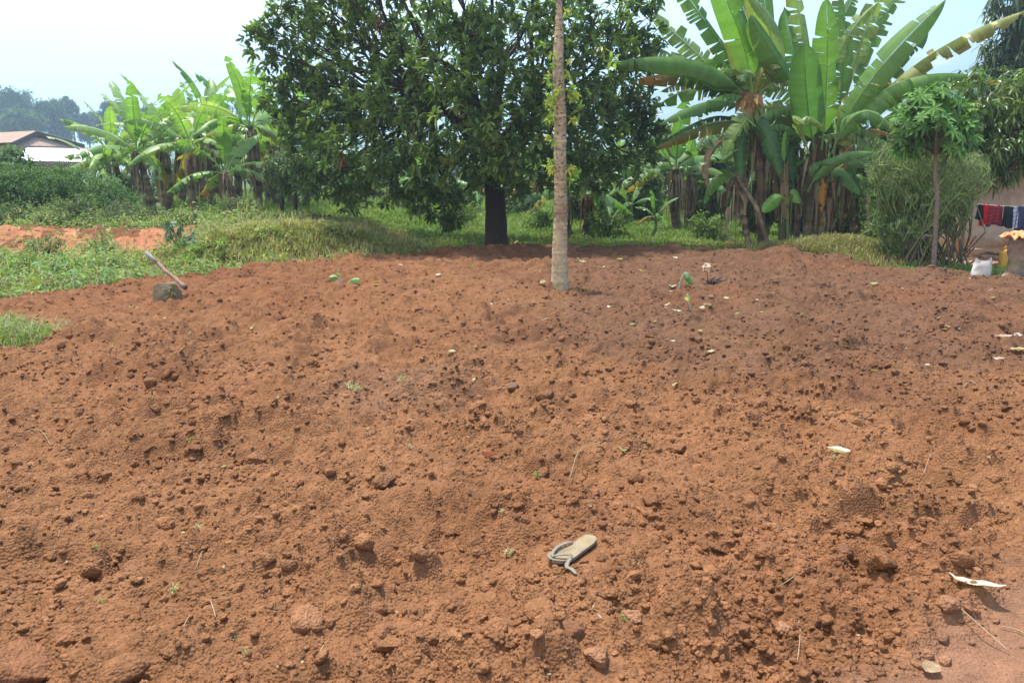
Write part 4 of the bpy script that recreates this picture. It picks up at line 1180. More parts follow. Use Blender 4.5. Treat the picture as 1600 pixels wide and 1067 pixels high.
    blades(gp, P, np.stack([np.cos(a), np.sin(a), 0 * a], 1), rng.uniform(.08, .22, n), .013, c[rng.integers(0, 6, n)] * np.exp(rng.normal(0, .22, (n, 1))), rng.uniform(.6, 1.4, n))
    leafs(gp, P[:5000], norm(rdir(rng, 5000, -.2, .7)), UP + rng.normal(0, .5, (5000, 3)), rng.uniform(.05, .11, 5000), .035, jit(rng, (.19, .28, .07), 5000, .3), .2)
    tag(gp.build("pulled_weeds", M_SOFT, None, False), "heaped mat of pulled yellow green weeds along the field edge before the big tree", "weeds", kind="stuff")
    # green low cover round the sack and the cassava foot
    gg = Geo(); n = 5000
    x = rng.normal(7.7, .6, n); y = rng.normal(13.9, .35, n)
    keep = (y > edge_y(x) + .0)
    x, y = x[keep], y[keep]; n = len(x)
    P = np.stack([x, y, ground_z(x, y) - .03 + .08 * rng.uniform(0, 1, n)], 1)
    leafs(gg, P, norm(rdir(rng, n, 0, .8)), UP, .05, .025, jit(rng, (.11, .20, .045), n, .25), .2)
    tag(gg.build("low_herbs", M_SOFT, None, False), "low green herbs at the foot of the small cassava tree", "weeds", kind="stuff")
# ------------------------------------------------------------------ papaya trunk in the field
def build_papaya():
    rng = np.random.default_rng(33)
    b = gr(875, 450, .06); Y = b[1]
    b[2] = soil_z(np.array([b[0]]), np.array([Y]))[0] - .03
    t = thing("papaya_tree", b, "slender pale ringed trunk standing alone in the tilled field", "tree")
    g = Geo()
    m = 240
    py = np.linspace(456, -60, m)
    px = np.interp(py, [-60, 0, 100, 200, 300, 400, 456], [872.5, 873.5, 872.5, 875, 876, 875, 875]) + .5 * np.sin(py / 23.0)
    wd = np.interp(py, [-60, 0, 60, 100, 200, 300, 350, 400, 430, 450, 460], [6, 8, 13.5, 16.5, 18.5, 19, 21, 24, 26.5, 30, 36])
    pts = np.array([at(a, c, Y) for a, c in zip(px, py)])
    # growth rings: close together higher up, far apart at the foot
    ring = np.zeros(m); s = 0.0
    z = pts[:, 2]
    lastz = z[0]; gap = .2
    for i in range(m):
        gap = np.interp(z[i], [0, .5, .9, 1.6, 3.5], [.17, .12, .05, .045, .06])
        if z[i] - lastz > gap: ring[i] = 1; lastz = z[i]
    r = wd / 2 / FPX * Y * 1.0
    r = r * (1 + .03 * ring) * (1 + .02 * rng.standard_normal(m) + .03 * np.interp(z, [1.0, 1.6], [0, 1]) * rng.standard_normal(m))
    c = np.stack([np.interp(z, [0, .9, 1.1, 2, 3.6], v) for v in ([.43, .41, .37, .40, .42], [.335, .31, .27, .31, .335], [.205, .19, .16, .195, .215])], 1)
    c = c * np.where(ring > 0, np.exp(rng.normal(.12, .12, m)), 1)[:, None] * np.exp(rng.normal(0, .06, (m, 1)))
    spot = np.exp(-((z - 1.12) / .1) ** 2)[:, None]
    c = c * (1 - .35 * spot * np.array((.7, 1, 1)))
    tube(g, pts, r, c, 20, True, .03, rng)
    # leaf scars
    gs = g
    for k in range(520):
        zz = rng.uniform(1.0, 4.0); i = int(np.argmin(abs(z - zz))); a = rng.uniform(0, 6.28)
        o = np.array((math.cos(a), math.sin(a), 0))
        cc = pts[i] + o * r[i] * .98
        s = np.array((-o[1], o[0], 0))
        V = [cc - s * .022 + o * .004, cc + UP * .014 + o * .008, cc + s * .022 + o * .004, cc - UP * .012 + o * .006]
        gs.add(V, [[0, 3, 2, 1]], None, np.array((.25, .20, .15)) * rng.uniform(.5, 1.5))
    g.build("trunk", M_BARK, t)
    # tufts of young yellow green leaves along it
    gl = Geo(); gtw = Geo()
    for pxx, pyy, n, sgn in ((868, 72, 1, -1), (868, 98, 2, -1), (882, 96, 1, 1), (869, 130, 3, -1), (882, 125, 3, 1), (873, 150, 6, -1), (885, 153, 9, 1), (868, 165, 4, -1), (868, 185, 6, -1), (883, 140, 4, 1), (881, 182, 2, 1), (868, 216, 2, -1), (868, 258, 4, -1), (879, 262, 2, 1), (886, 268, 1, 1), (882, 298, 1, 1), (877, 30, 1, 1)):
        c = at(pxx, pyy, Y - .07); gl = Geo(); gtw = gl
        for k in range(n):
            e = c + np.array((sgn * abs(rng.normal(.06, .05)), rng.normal(-.08, .05), rng.normal(.01, .05)))
            tube(gtw, [c, (c + e) / 2 + UP * .02, e], .004, (.2, .24, .08), 4, False)
            q = 7; dd = rdir(rng, q); dd[:, 0] += sgn * .4
            leafs(gl, np.repeat(e[None], q, 0), dd, np.array((0, -1.0, .8)) + rng.normal(0, .5, (q, 3)), rng.uniform(.05, .10, q), .034, np.array([(.28, .40, .06), (.22, .36, .06), (.42, .44, .07)][rng.integers(0, 3)]) * rng.uniform(.8, 1.15, (q, 1)), .3)
        gl.build("leafy_shoot", M_SOFT, t, False)

# ------------------------------------------------------------------ things at the right edge
def build_cassava():
    rng = np.random.default_rng(41)
    Y = 13.9
    b = at(1459, 424, Y); b[2] = gz(b[0], Y)
    t = thing("cassava_tree", b, "small thin stemmed tree with a rounded crown of hand shaped light green leaves", "tree")
    gs = Geo()
    fk = at(1462, 244, Y)
    st = catmull([b - UP * .1, at(1461, 370, Y), at(1464, 310, Y), at(1461, 275, Y), fk], 16)
    tube(gs, st, np.linspace(.045, .03, 16), (.20, .15, .115), 8, True, .06, rng)
    tube(gs, [at(1464, 372, Y), at(1446, 368, Y), at(1440, 374, Y)], [.03, .025, .02], (.17, .12, .1), 6)
    g = Geo()
    tips = []
    for k in range(30):
        e = at(1458 + rng.normal(0, 30), rng.uniform(150, 225), Y + rng.normal(0, .35))
        tips.append(e)
        tube(gs, bez(fk, (fk + e) / 2 + np.array((rng.normal(0, .1), 0, .1)), e, np.linspace(0, 1, 7)), np.linspace(.022, .008, 7), (.2, .16, .11), 5, False)
    cols = [(.09, .20, .042), (.12, .25, .05), (.07, .155, .038), (.15, .29, .07)]
    cen = at(1457, 190, Y)
    lob = [(at(a, c, Y + o), r) for a, c, o, r in ((1450, 160, 0, .34), (1480, 165, .1, .34), (1420, 195, -.1, .33), (1500, 195, .1, .32), (1455, 200, -.3, .42), (1440, 225, .1, .36), (1485, 222, -.1, .36), (1415, 228, 0, .25), (1508, 215, 0, .2), (1465, 150, .3, .3), (1500, 180, .3, .3), (1425, 175, .3, .3), (1440, 180, 0, .3))]
    for k in range(360):
        cc, rr = lob[rng.integers(0, len(lob))]
        d = rdir(rng, 1, -.8, 1)[0]
        P = cc + d * rr * .84 * rng.uniform(.4, 1.1)
        palmate(g, rng, P, 7, rng.uniform(.14, .22), .064, cols[rng.integers(0, 4)], .2, axis=d * .9)
    gs.build("trunk", M_BARK, t); g.build("crown", M_SOFT, t, False)

def build_euphorbia():
    rng = np.random.default_rng(43)
    Y = 15.0
    b = at(1455, 412, Y); b[2] = gz(b[0], Y)
    t = thing("pencil_bush", b, "tall dense bush of thin leafless green twigs before the house wall", "bush")
    segs = []
    # branching by forks, thinner each time
    start = []
    for k in range(70):
        p = b + np.array((rng.uniform(-.75, .6), rng.normal(0, .3), 0))
        d = norm(np.array((rng.normal(0, .5), rng.normal(0, .4), rng.uniform(.5, 1.6))))
        start.append((p, d, .42 * rng.uniform(.4, 1.9), .020))
    lev = start
    for depth in range(6):
        nxt = []
        for p, d, L, r in lev:
            q = p + d * L
            segs.append((p, q, r, r * .8, depth))
            nb = 3 if depth < 4 else 4
            for j in range(nb):
                if rng.uniform() < .12 and depth > 1: continue
                dd = norm(d + rdir(rng, 1)[0] * .62 + np.array((0, 0, .10)))
                # keep inside the bush's outline
                e = (q + dd * L * .7 - at(1442, 296, Y)) / np.array((.90, .9, 1.32))
                th = math.atan2(e[2], e[0]); lim = 1 + .16 * math.sin(3 * th + 1.2) + .09 * math.sin(7 * th) + .06 * math.sin(13 * th + 2)
                if np.linalg.norm(e) > lim:
                    dd = norm(dd - e * .5)
                    if np.linalg.norm((q + dd * L * .5 - at(1442, 296, Y)) / np.array((.90, .9, 1.32))) > lim * 1.12: continue
                nxt.append((q, dd, L * rng.uniform(.6, .86), r * .62))
        if len(nxt) > 14000:
            idx = rng.permutation(len(nxt))[:14000]; nxt = [nxt[i] for i in idx]
        lev = nxt
    A = np.array([s[0] for s in segs]); B = np.array([s[1] for s in segs]); r0 = np.maximum(np.array([s[2] for s in segs]), .0046); dp = np.array([s[4] for s in segs])
    D, S, N = frames(B - A, np.repeat(np.array([[.3, .2, 1.0]]), len(A), 0))
    V = []
    for P, rr in ((A, r0), (B, r0 * .8)):
        for k in range(3):
            a = k * 2.0944
            V.append(P + (S * math.cos(a) + N * math.sin(a)) * rr[:, None])
    V = np.stack(V, 1).reshape(-1, 3)
    o = (np.arange(len(A)) * 6)[:, None]
    Q = np.concatenate([o + np.array([[0, 1, 4, 3]]), o + np.array([[1, 2, 5, 4]]), o + np.array([[2, 0, 3, 5]])])
    old = np.array((.15, .12, .08)); yng = np.array((.17, .26, .065)); gry = np.array((.21, .27, .115))
    f = np.clip(dp / 2.5, 0, 1)[:, None]; h = rng.uniform(0, 1, (len(A), 1))
    C = (old * (1 - f) + (yng * h + gry * (1 - h)) * f) * np.exp(rng.normal(0, .2, (len(A), 1)))
    g = Geo(); g.add(V, Q, None, np.repeat(C, 6, 0)); g.build("twigs", M_STEM, t)
    # small leaves added as fill, making the inside of the bush denser and darker
    gl = Geo(); n = 9000
    P = at(1412, 325, Y + .3) + rng.normal(0, 1, (n, 3)) * np.array((.26, .35, .5))
    leafs(gl, P, rdir(rng, n), UP, .09, .014, jit(rng, (.11, .18, .055), n, .3), .2)
    gl.build("foliage", M_SOFT, t, False)

def build_right_trees():
    r = np.random.default_rng(53)
    Y = 17.2
    c = at(1585, 205, Y); b = np.array((at(1660, 400, Y)[0], Y, 0.)); b[2] = gz(b[0], Y)
    cl = []
    for px, py, rr, dy in ((1500, 165, .4, 0), (1525, 150, .45, -.3), (1560, 150, .55, .2), (1590, 160, .6, -.3), (1540, 195, .5, -.5), (1575, 210, .6, -.6), (1600, 230, .5, -.3), (1520, 210, .35, 0), (1548, 235, .42, -.4), (1575, 260, .4, -.2), (1565, 268, .26, -.3), (1552, 255, .3, -.2), (1610, 190, .8, .3), (1640, 150, .9, .2), (1650, 220, .8, .2), (1520, 130, .3, .3)):
        cl.append((at(px, py, Y + dy), rr))
    st = [([b - UP * .1, b + UP * 1.6, at(1640, 230, Y)], .16, .1)] + [([at(1640, 230, Y), (at(1640, 230, Y) + q) / 2, q], .05, .015) for q, _ in cl[:13]]
    leafy("mango_tree", "leafy green tree hanging over the house wall and the washing", "tree", b, cl, st, .24, .06, [(.07, .13, .035), (.09, .16, .04), (.115, .19, .05), (.14, .19, .045)], 120, r, M_LEAF, None, 10, droop=.5)
    Y = 25
    b = np.array((at(1620, 380, Y)[0], Y, 0.)); b[2] = gz(b[0], Y)
    cl = []
    for px, py, rr, dy in ((1575, 10, .6, 0), (1600, 20, .8, .3), (1590, 60, .5, 0), (1560, 70, .35, 0), (1580, 90, .7, 0), (1550, 110, .5, .3), (1600, 110, .8, 0), (1545, 85, .3, .2), (1570, 130, .6, 0), (1620, 60, .9, 0), (1630, 130, .9, 0), (1560, 30, .3, 0), (1540, 130, .4, .4), (1650, 10, 1, 0), (1600, -40, .9, 0)):
        cl.append((at(px, py, Y + dy), rr))
    st = [([b - UP * .1, at(1610, 250, Y), at(1598, 60, Y)], .2, .09), ([at(1598, 100, Y), at(1588, 50, Y), at(1592, 0, Y)], .08, .04)] + [([at(1598, 70, Y), (at(1598, 70, Y) + q) / 2 + UP * .2, q], .05, .015) for q, _ in cl]
    leafy("tall_tree", "tall dark tree with hanging blue green leaves behind the house", "tree", b, cl, st, .32, .075, [(.05, .09, .04), (.07, .115, .05), (.09, .135, .055)], 75, r, M_LEAF, None, 8, (.16, .11, .08), droop=.8, up=-.2)

def box(g, c, s, col, rot=0.0, taper=1.0, bev=0.0):
    c = np.asarray(c, float); s = np.asarray(s, float) / 2
    V = np.array([(x, y, z) for z in (-1, 1) for x, y in ((-1, -1), (1, -1), (1, 1), (-1, 1))], float)
    V[4:, :2] *= taper
    V = V * s
    cr, sr = math.cos(rot), math.sin(rot)
    V = np.stack([V[:, 0] * cr - V[:, 1] * sr, V[:, 0] * sr + V[:, 1] * cr, V[:, 2]], 1) + c
    g.add(V, [[0, 3, 2, 1], [4, 5, 6, 7], [0, 1, 5, 4], [1, 2, 6, 5], [2, 3, 7, 6], [3, 0, 4, 7]], None, col)

def wall_material(name, base, stain, zs):
    """plaster with rain streaks and red soil splashed up from the ground: marks that stay on the wall"""
    m, t = new_mat(name)
    out = t.nodes.new("ShaderNodeOutputMaterial"); p = t.nodes.new("ShaderNodeBsdfPrincipled")
    p.inputs['Roughness'].default_value = .9; p.inputs['Specular IOR Level'].default_value = .15
    tcn = t.nodes.new("ShaderNodeTexCoord"); sp = t.nodes.new("ShaderNodeSeparateXYZ"); t.links.new(tcn.outputs['Object'], sp.inputs[0])
    nz = t.nodes.new("ShaderNodeTexNoise"); nz.inputs['Scale'].default_value = 2.2; nz.inputs['Detail'].default_value = 7
    t.links.new(tcn.outputs['Object'], nz.inputs['Vector'])
    ma = t.nodes.new("ShaderNodeMath"); ma.operation = 'MULTIPLY_ADD'; ma.inputs[1].default_value = -.8
    t.links.new(nz.outputs[0], ma.inputs[0]); t.links.new(sp.outputs[2], ma.inputs[2])
    mr = t.nodes.new("ShaderNodeMapRange"); mr.inputs['From Min'].default_value = zs - .4; mr.inputs['From Max'].default_value = zs - .75
    t.links.new(ma.outputs[0], mr.inputs[0])
    mx = t.nodes.new("ShaderNodeMix"); mx.data_type = 'RGBA'
    t.links.new(mr.outputs[0], mx.inputs[0]); mx.inputs[6].default_value = (*base, 1); mx.inputs[7].default_value = (*stain, 1)
    n2 = t.nodes.new("ShaderNodeTexNoise"); n2.inputs['Scale'].default_value = 5; n2.inputs['Detail'].default_value = 8
    t.links.new(tcn.outputs['Object'], n2.inputs['Vector'])
    m2 = t.nodes.new("ShaderNodeMapRange"); m2.inputs['From Min'].default_value = .3; m2.inputs['From Max'].default_value = .7; m2.inputs['To Min'].default_value = .8; m2.inputs['To Max'].default_value = 1.15
    t.links.new(n2.outputs[0], m2.inputs[0])
    sc = t.nodes.new("ShaderNodeVectorMath"); sc.operation = 'SCALE'; t.links.new(mx.outputs[2], sc.inputs[0]); t.links.new(m2.outputs[0], sc.inputs['Scale'])
    t.links.new(sc.outputs[0], p.inputs['Base Color'])
    bp = t.nodes.new("ShaderNodeBump"); bp.inputs['Strength'].default_value = .4; bp.inputs['Distance'].default_value = .02
    t.links.new(n2.outputs[0], bp.inputs['Height']); t.links.new(bp.outputs[0], p.inputs['Normal'])
    t.links.new(p.outputs[0], out.inputs[0])
    return m

def corrugated(g, O, A, B, nA, depth, col, rng):
    """sheet metal: O corner, A along the eave, B up the slope"""
    O, A, B = (np.asarray(v, float) for v in (O, A, B))
    Nn = norm(np.cross(A, B))
    k = nA * 4 + 1
    u = np.linspace(0, 1, k)
    off = np.sin(u * nA * 2 * np.pi) * depth
    rows = []
    cs = []
    for w in np.linspace(0, 1, 9):
        rows.append(O + A * u[:, None] + B * w + Nn * off[:, None])
        cs.append(np.asarray(col)[None] * np.exp(rng.normal(0, .05, (k, 1))))
    V = np.array(rows).reshape(-1, 3)
    i = np.arange(8)[:, None]; j = np.arange(k - 1)[None]
    Q = np.stack([i * k + j, i * k + j + 1, (i + 1) * k + j + 1, (i + 1) * k + j], -1).reshape(-1, 4)
    g.add(V, Q, None, np.concatenate(cs))
    g.add(V - Nn * .012, Q[:, ::-1], None, np.concatenate(cs) * .6)

def build_house_right():
    rng = np.random.default_rng(3)
    Y = 17.6
    x0 = at(1512, 400, Y)[0]; x1 = x0 + 9
    z0 = gz(x0 + 1, Y)
    t = thing("house", (x0, Y, z0), "plastered house with red soil stains along its wall foot behind the washing line", "house")
    g = Geo(); box(g, ((x0 + x1) / 2, Y + 2.5, z0 + 1.35), (x1 - x0, 5, 2.9), (.5, .4, .33))
    g.build("wall", wall_material("stained_plaster", (.47, .355, .27), (.36, .165, .075), .42), t, False)
    g = Geo(); box(g, ((x0 + x1) / 2, Y - .16, z0 + .03), (x1 - x0 + .3, .5, .2), (.42, .26, .16)); g.build("plinth", M_PLAIN, t, False)
    g = Geo()
    corrugated(g, (x0 - .4, Y - .5, z0 + 2.75), (x1 - x0 + .8, 0, 0), (0, 3.1, .75), 60, .02, (.28, .2, .15), rng)
    corrugated(g, (x1 + .4, Y + 5.5, z0 + 2.75), (-(x1 - x0 + .8), 0, 0), (0, -3.1, .75), 60, .02, (.28, .2, .15), rng)
    g.build("roof", M_PLAIN, t)

def build_washing():
    rng = np.random.default_rng(9)
    Y = 15.6
    A = at(1512, 318, Y + .3); B = at(1668, 318, Y - .1)
    g = Geo(); pts = catmull([A, (A + B) / 2 - UP * .06, B], 20); tube(g, pts, .006, (.55, .5, .42), 5)
    t = thing("washing_line", ((A + B) / 2)[0:3], "thin rope with washing strung in front of the house wall", "washing line")
    g.build("rope", M_PLAIN, t)
    gp = Geo(); p = B.copy(); p[2] = gz(p[0], p[1]); tube(gp, [p - UP * .1, (p + B) / 2, B + UP * .1], .04, (.2, .15, .1), 7); gp.build("post", M_BARK, t)
    g2 = Geo(); p = at(1508, 318, Y + .3); q = p.copy(); q[2] = gz(p[0], p[1]); tube(g2, [q - UP * .1, (p + q) / 2 + np.array((.03, 0, 0)), p + UP * .12], .035, (.2, .15, .1), 7); g2.build("post", M_BARK, t)
    def cloth(px0, px1, py0, py1, col, label, stripes=None, name="garment", shirt=True):
        gg = Geo()
        nx, nz = 14, 12
        a = at(px0, py0, Y); b_ = at(px1, py0, Y); L = at(px0, py1, Y)[2] - a[2]
        yl = np.interp((a[0] + b_[0]) / 2, [A[0], B[0]], [A[1], B[1]])
        zl = np.interp((a[0] + b_[0]) / 2, pts[:, 0], pts[:, 2])
        u, v = np.meshgrid(np.linspace(0, 1, nx), np.linspace(0, 1, nz))
        wid = 1.0 + (.12 * v)
        x = (a[0] + b_[0]) / 2 + (b_[0] - a[0]) * (u - .5) * wid
        ph = rng.uniform(0, 6)
        y = yl + .035 * np.sin(u * 13 + ph + v * 1.2) * (0.3 + v) - .01
        z = zl + L * v * (1 + .06 * np.sin(u * 5 + ph)) + .004
        c = np.repeat(np.asarray(col, float)[None], nx * nz, 0) * np.exp(rng.normal(0, .06, (nx * nz, 1)))
        if stripes is not None:
            s = (np.floor(v.ravel() * 12) % 2 == 0); c[s] = np.asarray(stripes)
        V = np.stack([x.ravel(), y.ravel(), z.ravel()], 1)
        i = np.arange(nz - 1)[:, None]; j = np.arange(nx - 1)[None]
        Q = np.stack([i * nx + j, i * nx + j + 1, (i + 1) * nx + j + 1, (i + 1) * nx + j], -1).reshape(-1, 4)
        gg.add(V, Q, None, c)
        V2 = V + np.array((0, .03, 0)); V2[:, 1] += .02 * v.ravel()
        gg.add(V2, Q[:, ::-1], None, c)
        o = gg.build(name, M_CLOTH)
        tag(o, label, "clothing", "washing on the line")
    cloth(1540, 1549, 322, 346, (.03, .03, .05), "narrow black garment hanging first on the line from the twiggy bush")
    cloth(1547, 1556, 321, 353, (.55, .03, .04), "plain bright red garment hanging beside the narrow black one")
    cloth(1555, 1576, 322, 354, (.35, .03, .05), "red garment with dark stripes in the middle of the line", stripes=(.11, .035, .05))
    cloth(1576, 1590, 324, 357, (.02, .035, .05), "dark navy garment beside the striped red one")
    cloth(1589, 1598, 323, 358, (.22, .33, .55), "blue and white garment next to the dark navy one", stripes=(.6, .62, .68))
    cloth(1597, 1615, 305, 350, (.05, .06, .12), "dark blue garment at the frame edge hanging highest")

def build_yard():
    rng = np.random.default_rng(19)
    # white sack
    b = gr(1532, 429, .10); Y = b[1]; b[2] = max(gz(b[0], Y), soil_z(b[:1], b[1:2])[0]) + .01
    t = thing("sack", b, "white woven sack standing half open at the field edge", "sack")
    g = Geo(); n = 20; m = 9
    H = (429 - 400) / FPX * Y
    V = []; C = []
    for k in range(m):
        v = k / (m - 1)
        for j in range(n):
            a = j / n * 2 * np.pi
            wx = np.interp(v, [0, .15, .6, 1], [.135, .15, .14, .125]); wy = np.interp(v, [0, .2, .7, 1], [.09, .1, .08, .05])
            x = wx * math.copysign(abs(math.cos(a)) ** .7, math.cos(a)); y = wy * math.sin(a)
            w = .012 * math.sin(3 * a + v * 5) + .006 * rng.normal()
            top = .05 * math.cos(a) ** 2 * v ** 4
            V.append(b + np.array((x + w + .02 * v, y + w, H * v * .93 + top))); C.append(np.array((.62, .58, .55)) * rng.uniform(.9, 1.05))
    i = np.arange(m - 1)[:, None]; j = np.arange(n)[None]
    Q = np.stack([i * n + j, i * n + (j + 1) % n, (i + 1) * n + (j + 1) % n, (i + 1) * n + j], -1).reshape(-1, 4)
    V = np.array(V)
    g.add(V, Q, [[0, n - 1 - k, n - 2 - k] for k in range(n - 2)], np.array(C))
    g.build("bag", M_CLOTH, t)
    gi = Geo(); Vi = (V - np.array((b[0], b[1], 0))) * np.array((.94, .9, 1)) + np.array((b[0], b[1], 0)) ; gi.add(Vi, Q[:, ::-1], None, (.35, .32, .3)); gi.build("inside", M_CLOTH, t)
    # stump used as a washing block
    b = gr(1588, 431, .09); Y = b[1]; b[2] = max(gz(b[0], Y), soil_z(b[:1], b[1:2])[0])
    t = thing("tree_stump", b, "knobbly brown stump with an orange cloth on top at the field edge", "stump")
    g = Geo()
    zt = at(1588, 366, Y)[2]
    zz = np.linspace(-.05, zt - b[2], 12)
    r = np.interp(zz / zz[-1], [0, .15, .5, .85, 1], [.20, .16, .14, .17, .13])
    tube(g, [b + UP * z + np.array((.015 * math.sin(z * 9), 0, 0)) for z in zz], r, jit(rng, (.20, .14, .10), 12, .2), 14, True, .09, rng)
    g.build("trunk", M_BARK, t)
    gb = Geo(); e = b + np.array((.06, 0, zz[-1] * .72)); tube(gb, wobble(rng, e, e + np.array((.30, -.05, .12)), 5, .02), [.08, .07, .065, .06, .05], (.17, .12, .09), 8, True, .07, rng); gb.build("branch_stub", M_BARK, t)
    # orange patterned cloth draped over it
    g = Geo(); n = 26; m = 18
    u, v = np.meshgrid(np.linspace(-1, 1, n), np.linspace(-1, 1, m))
    x = u * .30 + .04; y = v * .24
    rr = np.hypot(x - .03, y)
    z = zt + .035 - .55 * np.maximum(0, rr - .11) ** 1.25 + .03 * np.sin(u * 9 + v * 4) * np.clip(rr * 4, 0, 1) + .012 * np.sin(u * 23) 
    x = x * (1 - .35 * np.clip(rr - .12, 0, 1)); y = y * (1 - .4 * np.clip(rr - .12, 0, 1))
    z = z - .12 * (u > .3) * (v < -.2)
    V = np.stack([b[0] + x.ravel(), b[1] + y.ravel(), z.ravel()], 1)
    pat = fbm(u.ravel() * 4, v.ravel() * 4, 3, 2)[:, None]
    C = np.where(pat > .05, np.array((.62, .25, .08)), np.array((.55, .36, .2))); C = np.where(pat < -.42, np.array((.12, .06, .04)), C)
    i = np.arange(m - 1)[:, None]; j = np.arange(n - 1)[None]
    Q = np.stack([i * n + j, i * n + j + 1, (i + 1) * n + j + 1, (i + 1) * n + j], -1).reshape(-1, 4)
    g.add(V, Q, None, C); g.add(V - UP * .012, Q[:, ::-1], None, C)
    tag(g.build("cloth", M_CLOTH), "crumpled orange patterned cloth spread over the stump", "cloth")
    # yellow can
    b = gr(1570, 420, 0); b[1] += .3; b[0] = at(1570, 420, b[1])[0]; b[2] = gz(b[0], b[1])
    t = thing("jerrycan", b, "old yellow jerrycan standing behind the stump", "jerrycan")
    g = Geo()
    for z, s in ((.0, .96), (.03, 1), (.26, 1), (.32, .86), (.36, .5)): pass
    prof = [(0, .92), (.02, 1), (.27, 1), (.32, .9), (.35, .55)]
    n = 16; V = []
    for z, s in prof:
        for j in range(n):
            a = j / n * 2 * np.pi
            V.append(b + np.array((.11 * s * math.copysign(abs(math.cos(a)) ** .45, math.cos(a)), .075 * s * math.copysign(abs(math.sin(a)) ** .45, math.sin(a)), z)))
    i = np.arange(len(prof) - 1)[:, None]; j = np.arange(n)[None]
    Q = np.stack([i * n + j, i * n + (j + 1) % n, (i + 1) * n + (j + 1) % n, (i + 1) * n + j], -1).reshape(-1, 4)
    k = (len(prof) - 1) * n
    g.add(V, Q, [[k, k + q, k + q + 1] for q in range(1, n - 1)], (.46, .27, .05)); g.build("body", M_PLAIN, t)
    g = Geo(); tube(g, [b + np.array((-.06, 0, .345)), b + np.array((-.03, 0, .40)), b + np.array((.05, 0, .40)), b + np.array((.08, 0, .33))], .012, (.46, .27, .05), 6); g.build("handle", M_PLAIN, t)
    g = Geo(); tube(g, [b + np.array((-.075, 0, .33)), b + np.array((-.08, 0, .38))], .022, (.3, .16, .04), 8); g.build("cap", M_PLAIN, t)

def build_houses_left():
    rng = np.random.default_rng(6)
    # rusty roofed house
    Y = 55
    ap = at(57, 205, Y); fl = at(18, 223, Y - 3.0); br = at(131, 226, Y + 2.5)
    z0 = gz(ap[0], Y)
    t = thing("house", (ap[0], Y, z0), "low house with a rusty tin roof and a brown plastered gable", "house")
    e = norm(np.array((-.86, .5, 0)))              # ridge direction
    Lr = 14.0
    g = Geo()
    V = [fl, br, ap]
    Vb = [np.array((p[0], p[1], z0 - .2)) for p in (fl, br)]
    bk = [p + e * Lr for p in (fl, br)]
    ins = norm(br - fl) * .45; ins[2] = 0
    f2, b2 = fl + ins - UP * .16, br - ins - UP * .16
    f2 = f2 + e * .35; b2 = b2 + e * .35; a2 = ap + e * .35 - UP * .12
    W = [np.array((f2[0], f2[1], z0 - .2)), np.array((b2[0], b2[1], z0 - .2)), b2, a2, f2]
    W2 = [w + e * (Lr - .7) for w in W]
    VV = np.array(W + W2)
    g.add(VV, [[0, 5, 9, 4], [1, 2, 7, 6]], [[0, 1, 2], [0, 2, 4], [4, 2, 3], [5, 7, 6], [5, 9, 7], [9, 8, 7]], (.36, .25, .19))
    g.build("wall", wall_material("brown_plaster", (.40, .27, .205), (.20, .12, .09), -20), t, False)
    g = Geo()
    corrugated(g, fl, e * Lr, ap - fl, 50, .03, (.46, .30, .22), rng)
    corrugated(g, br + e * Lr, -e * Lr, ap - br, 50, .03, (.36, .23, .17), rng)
    g.build("roof", M_PLAIN, t)
    g = Geo()
    for a, b_ in ((fl, ap), (ap, br)):
        d = b_ - a
        q = np.array([a, b_, b_ - UP * .28, a - UP * .28]) - e * .03
        g.add(np.vstack([q, q - e * .06]), [[0, 1, 2, 3], [7, 6, 5, 4], [0, 4, 5, 1], [3, 2, 6, 7]], None, (.10, .075, .07))
    g.build("fascia", M_PLAIN, t, False)
    # shed with a bright new tin roof
    Y = 42
    p0, p1 = at(22, 251, Y), at(141, 253, Y); q0, q1 = at(40, 231, Y + 3.2), at(146, 228, Y + 3.2)
    z0 = gz(p0[0], Y)
    t = thing("shed", ((p0[0] + p1[0]) / 2, Y, z0), "shed with a bright white tin roof below the rusty one", "shed")
    g = Geo(); corrugated(g, p0, p1 - p0, q0 - p0, 34, .02, (.80, .80, .82), rng); g.build("roof", attr_mat("bright_tin", .45, 0, .5), t)
    g = Geo()
    a, b_ = p0 + np.array((.3, .3, -.12)), p1 + np.array((-.25, .3, -.12)); c, d = q1 + np.array((-.25, -.1, -.1)), q0 + np.array((.3, -.1, -.1))
    top = [a, b_, c, d]; bot = [np.array((v[0], v[1], z0 - .2)) for v in top]
    g.add(np.array(bot + top), [[0, 1, 5, 4], [1, 2, 6, 5], [2, 3, 7, 6], [3, 0, 4, 7]], None, (.30, .2, .15)); g.build("wall", M_PLAIN, t, False)
    g = Geo(); q = np.array([p0, p1, p1 - UP * .16, p0 - UP * .16]) + np.array((0, -.03, -.03)); g.add(np.vstack([q, q + np.array((0, .05, 0))]), [[0, 3, 2, 1], [4, 5, 6, 7], [0, 1, 5, 4], [3, 7, 6, 2], [1, 2, 6, 5]], None, (.16, .12, .11)); g.build("fascia", M_PLAIN, t, False)

